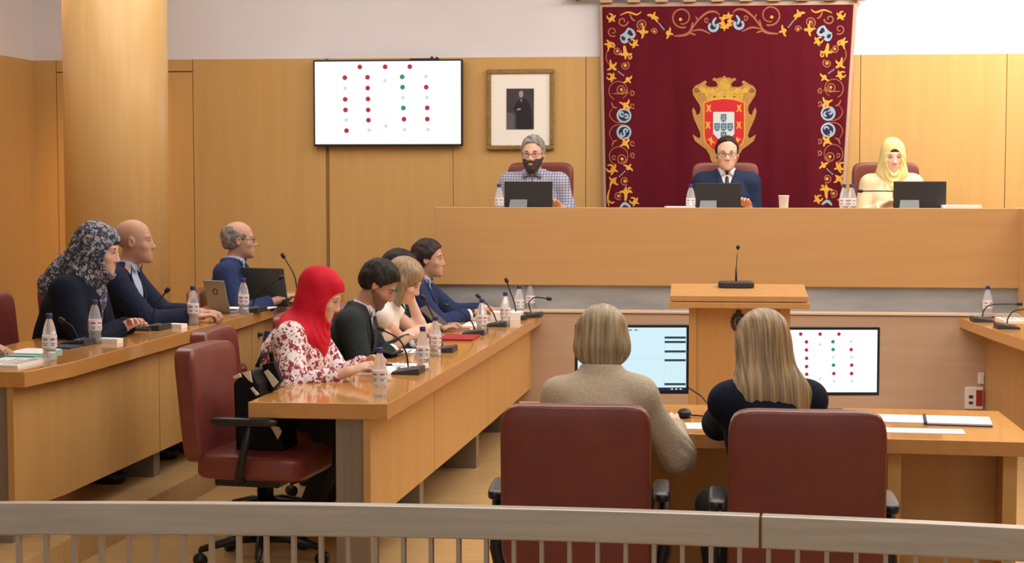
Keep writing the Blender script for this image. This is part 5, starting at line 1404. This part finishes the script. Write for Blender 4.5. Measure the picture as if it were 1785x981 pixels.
MB().lathe([(.026, 0), (.029, .02), (.036, .13), (.038, .133), (.037, .137), (.034, .134), (.026, .02), (.0, .015)], (0, 0, 0), 24).build('cup_wall', M['white_plastic'], cu, True)
q = aty(1185, 362, DY + .12); sheet('paper', 'white papers lying left of the middle bottle on the dais', 'paper', (q.x, q.y + .05, DTOP), .1, .2, .2, M['paper'], .06)
q = aty(1675, 362, DY + .22); sheet('paper', 'white papers spread right of the monitor by the yellow headscarf woman', 'paper', (q.x, q.y, DTOP), -.05, .26, .2, M['paper'], .072)
q = aty(1668, 362, DY + .3); sheet('open_booklet', 'curled white booklet rising beside the right monitor on the dais', 'booklet', (q.x, q.y + .12, DTOP + .0), PI + .1, .28, .2, M['paper'], .05, curl=.08)

# near left desk: papers, folder, laptop, phones
def sh(nm, label, cat, px, py, z, rz, w_, d_, m, th=.002, marks=None):
    q = atz(px, py, z); return sheet(nm, label, cat, tuple(q), math.radians(rz), w_, d_, m, th, None, marks)
TXT = [(.1, .12, .8, .16), (.1, .25, .9, .28), (.1, .38, .7, .41), (.1, .55, .85, .58), (.1, .7, .6, .73)]
sh('paper', 'white sheets beside the bowed microphone on the near desk', 'paper', 690, 640, ZA, 86, .30, .22, M['paper'], .004, [(.2, .35, .45, .42), (.55, .3, .62, .7)])
sh('paper', 'white sheet under the hands of the red headscarf woman', 'paper', 636, 648, ZA, 80, .21, .30, M['paper'], .003)
sh('paper', 'printed sheet under the wrists of the grey green suited man', 'paper', 706, 612, ZA + .001, 90, .22, .28, M['paper'], .003, TXT)
sh('red_folder', 'red folder lying between the microphones of the near left desk', 'folder', 800, 590, ZA, 88, .30, .21, M['red_folder'], .012)
sh('paper', 'white printed forms beside the grey laptop', 'paper', 840, 566, ZA, 88, .30, .22, M['paper'], .006, [(.1, .2, .35, .4), (.5, .2, .56, .9), (.7, .2, .76, .9)])
sh('paper', 'stack of white and lilac papers below the hands of the navy suited man', 'paper', 842, 551, ZA, 88, .34, .26, M['paper'], .02, [(.1, .1, .14, .9), (.3, .1, .33, .9), (.6, .1, .63, .9)])
sh('paper', 'pile of white paper standing higher beside the far bottles', 'paper', 884, 556, ZA, 88, .16, .20, M['paper'], .05)
ph = thing('tablet', 'dark tablet held low by the grey green suited man', 'tablet', tuple(atz(676, 612, ZA + .03)), math.radians(80))
MB().box((-.09, -.06, 0), (.09, .06, .008)).build('case', M['suit_navy'], ph, bevel=.003)
MB().add([(-.082, -.052, .0085), (.082, -.052, .0085), (.082, .052, .0085), (-.082, .052, .0085)], [(0, 1, 2, 3)]).build('screen', M['black_plastic'], ph)
ph.rotation_euler = (math.radians(12), 0, math.radians(80))
ph = thing('mobile_phone', 'dark mobile phone in the hands of the red headscarf woman', 'phone', tuple(atz(656, 636, ZA + .035)), math.radians(60))
MB().box((-.036, -.075, 0), (.036, .075, .008)).build('case', M['black_plastic'], ph, bevel=.003)
MB().add([(-.032, -.070, .0085), (.032, -.070, .0085), (.032, .070, .0085), (-.032, .070, .0085)], [(0, 1, 2, 3)]).build('screen', M['suit_navy'], ph)
def laptop(label, px, py, z, rz, w_, d_, ang_, m, lh=None):
    t = thing('laptop', label, 'laptop', tuple(atz(px, py, z)), math.radians(rz)); lh = lh or d_
    MB().box((-w_ / 2, -d_, 0), (w_ / 2, 0, .014)).build('keyboard_base', m, t, bevel=.003)
    a = math.radians(ang_); R = Matrix.Rotation(a, 3, 'X')
    MB().box((-w_ / 2, 0, 0), (w_ / 2, .008, lh), R, (0, .0, .012)).build('lid', m, t, bevel=.002)
    MB().box((-w_ / 2 + .01, -.0015, .012), (w_ / 2 - .01, -.0005, lh - .01), R, (0, .0, .012)).build('screen', M['black_plastic'], t)
    MB().box((-.03, -d_ + .05, .0142), (.03, -d_ + .10, .0150)).build('touchpad', M['dark_grey'], t)
    mb = MB()
    for r in range(5):
        for c in range(12): mb.box((-w_ / 2 + .02 + c * (w_ - .04) / 12, -.03 - r * .02, .0142), (-w_ / 2 + .016 + (c + 1) * (w_ - .04) / 12, -.015 - r * .02, .0165))
    mb.build('keys', M['black_plastic'], t)
    return t
# the lids face the row of sitters (towards -x)
laptop('grey laptop half open beside the red folder on the near left desk', 778, 577, ZA, -90, .30, .20, 48, M['laptop_grey'])
laptop('large dark laptop standing open in front of the balding man with glasses', 462, 533, ZB, -196, .34, .22, -14, M['lid_grey'], .24)
t = laptop('small grey tablet with a round emblem beside the hands of the bald man', 384, 546, ZB, -200, .15, .10, -18, M['silver'], .20)
mb = MB(); R = Matrix.Rotation(math.radians(-18), 3, 'X')
P = [(.02 * math.cos(k * PI / 6), .0, .13 + .02 * math.sin(k * PI / 6)) for k in range(12)]; Q = [(p[0] * .7, p[1], .13 + (p[2] - .13) * .7) for p in P]
V = [R @ Vector((x, .0095, z_)) + Vector((0, 0, .012)) for x, y, z_ in P + Q]
mb.add(V, [(k, (k + 1) % 12, 12 + (k + 1) % 12, 12 + k) for k in range(12)]); mb.build('emblem', M['dark_grey'], t)
sh('closed_laptop', 'closed grey laptop under the hand of the woman in the spotted headscarf', 'laptop', 252, 572, ZB, 80, .32, .22, M['laptop_grey'], .016)
sh('paper', 'small folded white card behind the second bottle on the raised desk', 'paper', 192, 597, ZB, 80, .06, .11, M['paper'], .022)
sh('paper', 'white note beside the closed laptop on the raised desk', 'paper', 309, 571, ZB, 75, .06, .09, M['paper'], .022)
sh('paper', 'white papers under the hand at the left edge', 'paper', 20, 634, ZB, 84, .30, .22, M['paper'], .012, TXT)
sh('folder', 'pale blue green folder between the papers at the left edge', 'folder', 50, 618, ZB, 84, .28, .20, M['paper_blue'], .010)
sh('paper', 'white sheet on the pale blue green folder at the left edge', 'paper', 58, 612, ZB + .012, 84, .22, .18, M['paper'], .002)
sh('notebook', 'thin dark notebook with a white page behind the first bottle', 'notebook', 118, 604, ZB, 84, .22, .14, M['ink'], .008)
sh('paper', 'white sheet between the tablet and the last bottle of the raised desk', 'paper', 405, 541, ZB, 80, .12, .14, M['paper'], .018)
sh('paper', 'white papers below the large dark laptop', 'paper', 448, 537, ZB, 80, .16, .2, M['paper'], .006)
# right row
sh('paper', 'white papers on the right row desk at the right edge', 'paper', 1776, 558, ZA, -88, .3, .25, M['paper'], .01, TXT)

# centre desk
sh('paper', 'white sheet between the two women in front', 'paper', 1206, 743, ZC, 3, .10, .16, M['paper'], .003)
fo = thing('open_binder', 'open white binder with dark spine line lying on the right of the centre desk', 'binder', tuple(atz(1612, 733, ZC)), math.radians(-6))
MB().box((-.24, -.10, 0), (-.006, .11, .006)).build('left_page', M['paper'], fo)
MB().box((.006, -.12, 0), (.25, .09, .010)).build('right_page', M['paper'], fo)
MB().box((-.006, -.12, 0), (.006, .11, .012)).build('spine', M['ink'], fo)
MB().box((.0, -.125, 0), (.25, -.120, .004)).build('page_edge', M['ink'], fo)
sh('paper', 'large white sheet lying in front of the open binder', 'paper', 1600, 751, ZC, -3, .34, .12, M['paper'], .002)
mo = thing('computer_mouse', 'black computer mouse beside the hand of the beige sweater woman', 'mouse', tuple(atz(1193, 727, ZC)), 0)
MB().cushion((0, 0, .016), (.055, .095, .034), 2.6, 8).build('shell', M['black_plastic'], mo, True)
MB().box((-.002, .015, .030), (.002, .035, .0345)).build('scroll_wheel', M['silver'], mo)
pts = [atz(1165, 712, ZC) + Vector((0, 0, .10)), atz(1195, 712, ZC) + Vector((0, 0, .095)), atz(1222, 715, ZC) + Vector((0, 0, .06)), atz(1243, 722, ZC) + Vector((0, 0, .02)), atz(1262, 728, ZC) + Vector((0, 0, .006))]
tag(MB().tube(pts, .0035, 8).build('monitor_cable', M['black_plastic'], None, True), 'black cable drooping from the left desk monitor to the desk', 'cable')
pts = [atz(1200, 725, ZC) + Vector((0, 0, .005)), atz(1225, 727, ZC) + Vector((0, 0, .005)), atz(1262, 728, ZC) + Vector((0, 0, .005))]
tag(MB().tube(pts, .003, 8).build('mouse_cable', M['black_plastic'], None, True), 'thin black cable of the mouse on the centre desk', 'cable')
hk = thing('hanging_pad', 'cream round pad hanging on a dark cord below the centre desk edge', 'pad', tuple(atz(1187, 768, ZC) + Vector((0, .02, -.035))))
MB().tube([(0, -.004, -.03), (0, .004, -.03)], .038, 20).build('pad', M['cream'], hk, True)
MB().tube([(.03, .0, 0), (.035, 0, -.04), (.055, 0, 0)], .004, 8).build('cord', M['black_plastic'], hk, True)

# outlet and switch on the low wall
q = aty(1697, 693, LY); wb = thing('wall_socket', 'white socket box with a red outlet at the right end of the low wall', 'socket', (q.x, LY, q.z))
W_ = 30 / 258.; H_ = 38 / 258.
MB().box((-W_ / 2, -.03, -H_ / 2), (W_ / 2, 0, H_ / 2)).build('box', M['white_plastic'], wb, bevel=.004)
MB().box((.012, -.034, -H_ * .35), (W_ / 2 - .004, -.029, H_ * .38)).build('red_outlet', M['red_plastic'], wb, bevel=.002)
MB().box((-.035, -.033, .0), (-.008, -.029, .02)).box((-.035, -.033, -.04), (-.008, -.029, -.022)).build('outlet_slot', M['ink'], wb)
q = aty(1710, 659, LY); sw = thing('wall_switch', 'small white switch above the socket box', 'switch', (q.x, LY, q.z))
MB().box((-.02, -.012, -.038), (.02, 0, .038)).build('plate', M['white_plastic'], sw, bevel=.003)
MB().box((-.009, -.016, -.02), (.009, -.011, .02)).build('rocker', M['label'], sw)

# handbag on the empty chair
bc = base_chair.location; th = math.radians(-97)
hb = thing('handbag', 'black handbag with cream diagonal stripes on the empty near chair', 'handbag', (bc.x, bc.y, 0), th)
M['bag_black'] = noise_mat('bag_black', (14, 14, 16), (20, 20, 22), (1, 1, 1), 20, 2, .6, spec=.2); M['bag_cream'] = mat('bag_cream', (216, 206, 184), .6)
def bagp(x, y): return ((x - 452) / 400., 1.725 - (y - 300) / 400.)
def bag_prism(P, x0_, x1_, name, m, bev=0, par=None):
    Q = [bagp(*p) for p in P]; n = len(Q)
    V = [(x0_, a, b) for a, b in Q] + [(x1_, a, b) for a, b in Q]
    return MB().add(V, [tuple(range(n)), tuple(reversed(range(n, 2 * n)))] + [(i, (i + 1) % n, n + (i + 1) % n, n + i) for i in range(n)]).build(name, m, par or hb, False, bev)
bag_prism([(414, 668), (434, 649), (448, 646), (462, 668), (464, 728), (500, 740), (508, 786), (418, 788)], -.10, .10, 'bag_body', M['bag_black'], .015)
bag_prism([(449, 640), (472, 634), (486, 668), (466, 690)], -.06, -.02, 'flap', M['bag_black'], .006)
bag_prism([(454, 652), (462, 648), (482, 670), (472, 680)], -.022, -.015, 'stripe', M['bag_cream'], .001)
for P in ([(415, 656), (428, 650), (432, 657), (418, 660)], [(433, 649), (447, 646), (452, 666), (445, 662)], [(448, 676), (452, 673), (463, 686), (459, 689)], [(484, 740), (500, 742), (505, 750), (498, 764)]):
    bag_prism(P, .095, .106, 'stripe', M['bag_cream'], .001)
MB().tube([(.10, .02, .88), (.06, .03, .93), (-.04, .03, .93), (-.09, .02, .88)], .011, 8, .6).build('handle', M['bag_black'], hb, True)

# ------------------------------------------------------------ groups of look-alike things
GROUPS = {'office_chair': 'burgundy leather office chairs around the council room', 'water_bottle': 'small plastic water bottles on the desks',
          'conference_microphone': 'gooseneck conference microphones on the desks', 'dais_monitor': 'small monitors on the dais desk',
          'monitor': 'desk monitors in front of the two clerks', 'council_desk': 'long council desks', 'paper': 'loose papers on the desks', 'laptop': 'laptops and tablets of the left rows'}
for o in list(SC.objects):
    if o.parent is None and o.name.split('.')[0] in GROUPS: o['group'] = GROUPS[o.name.split('.')[0]]
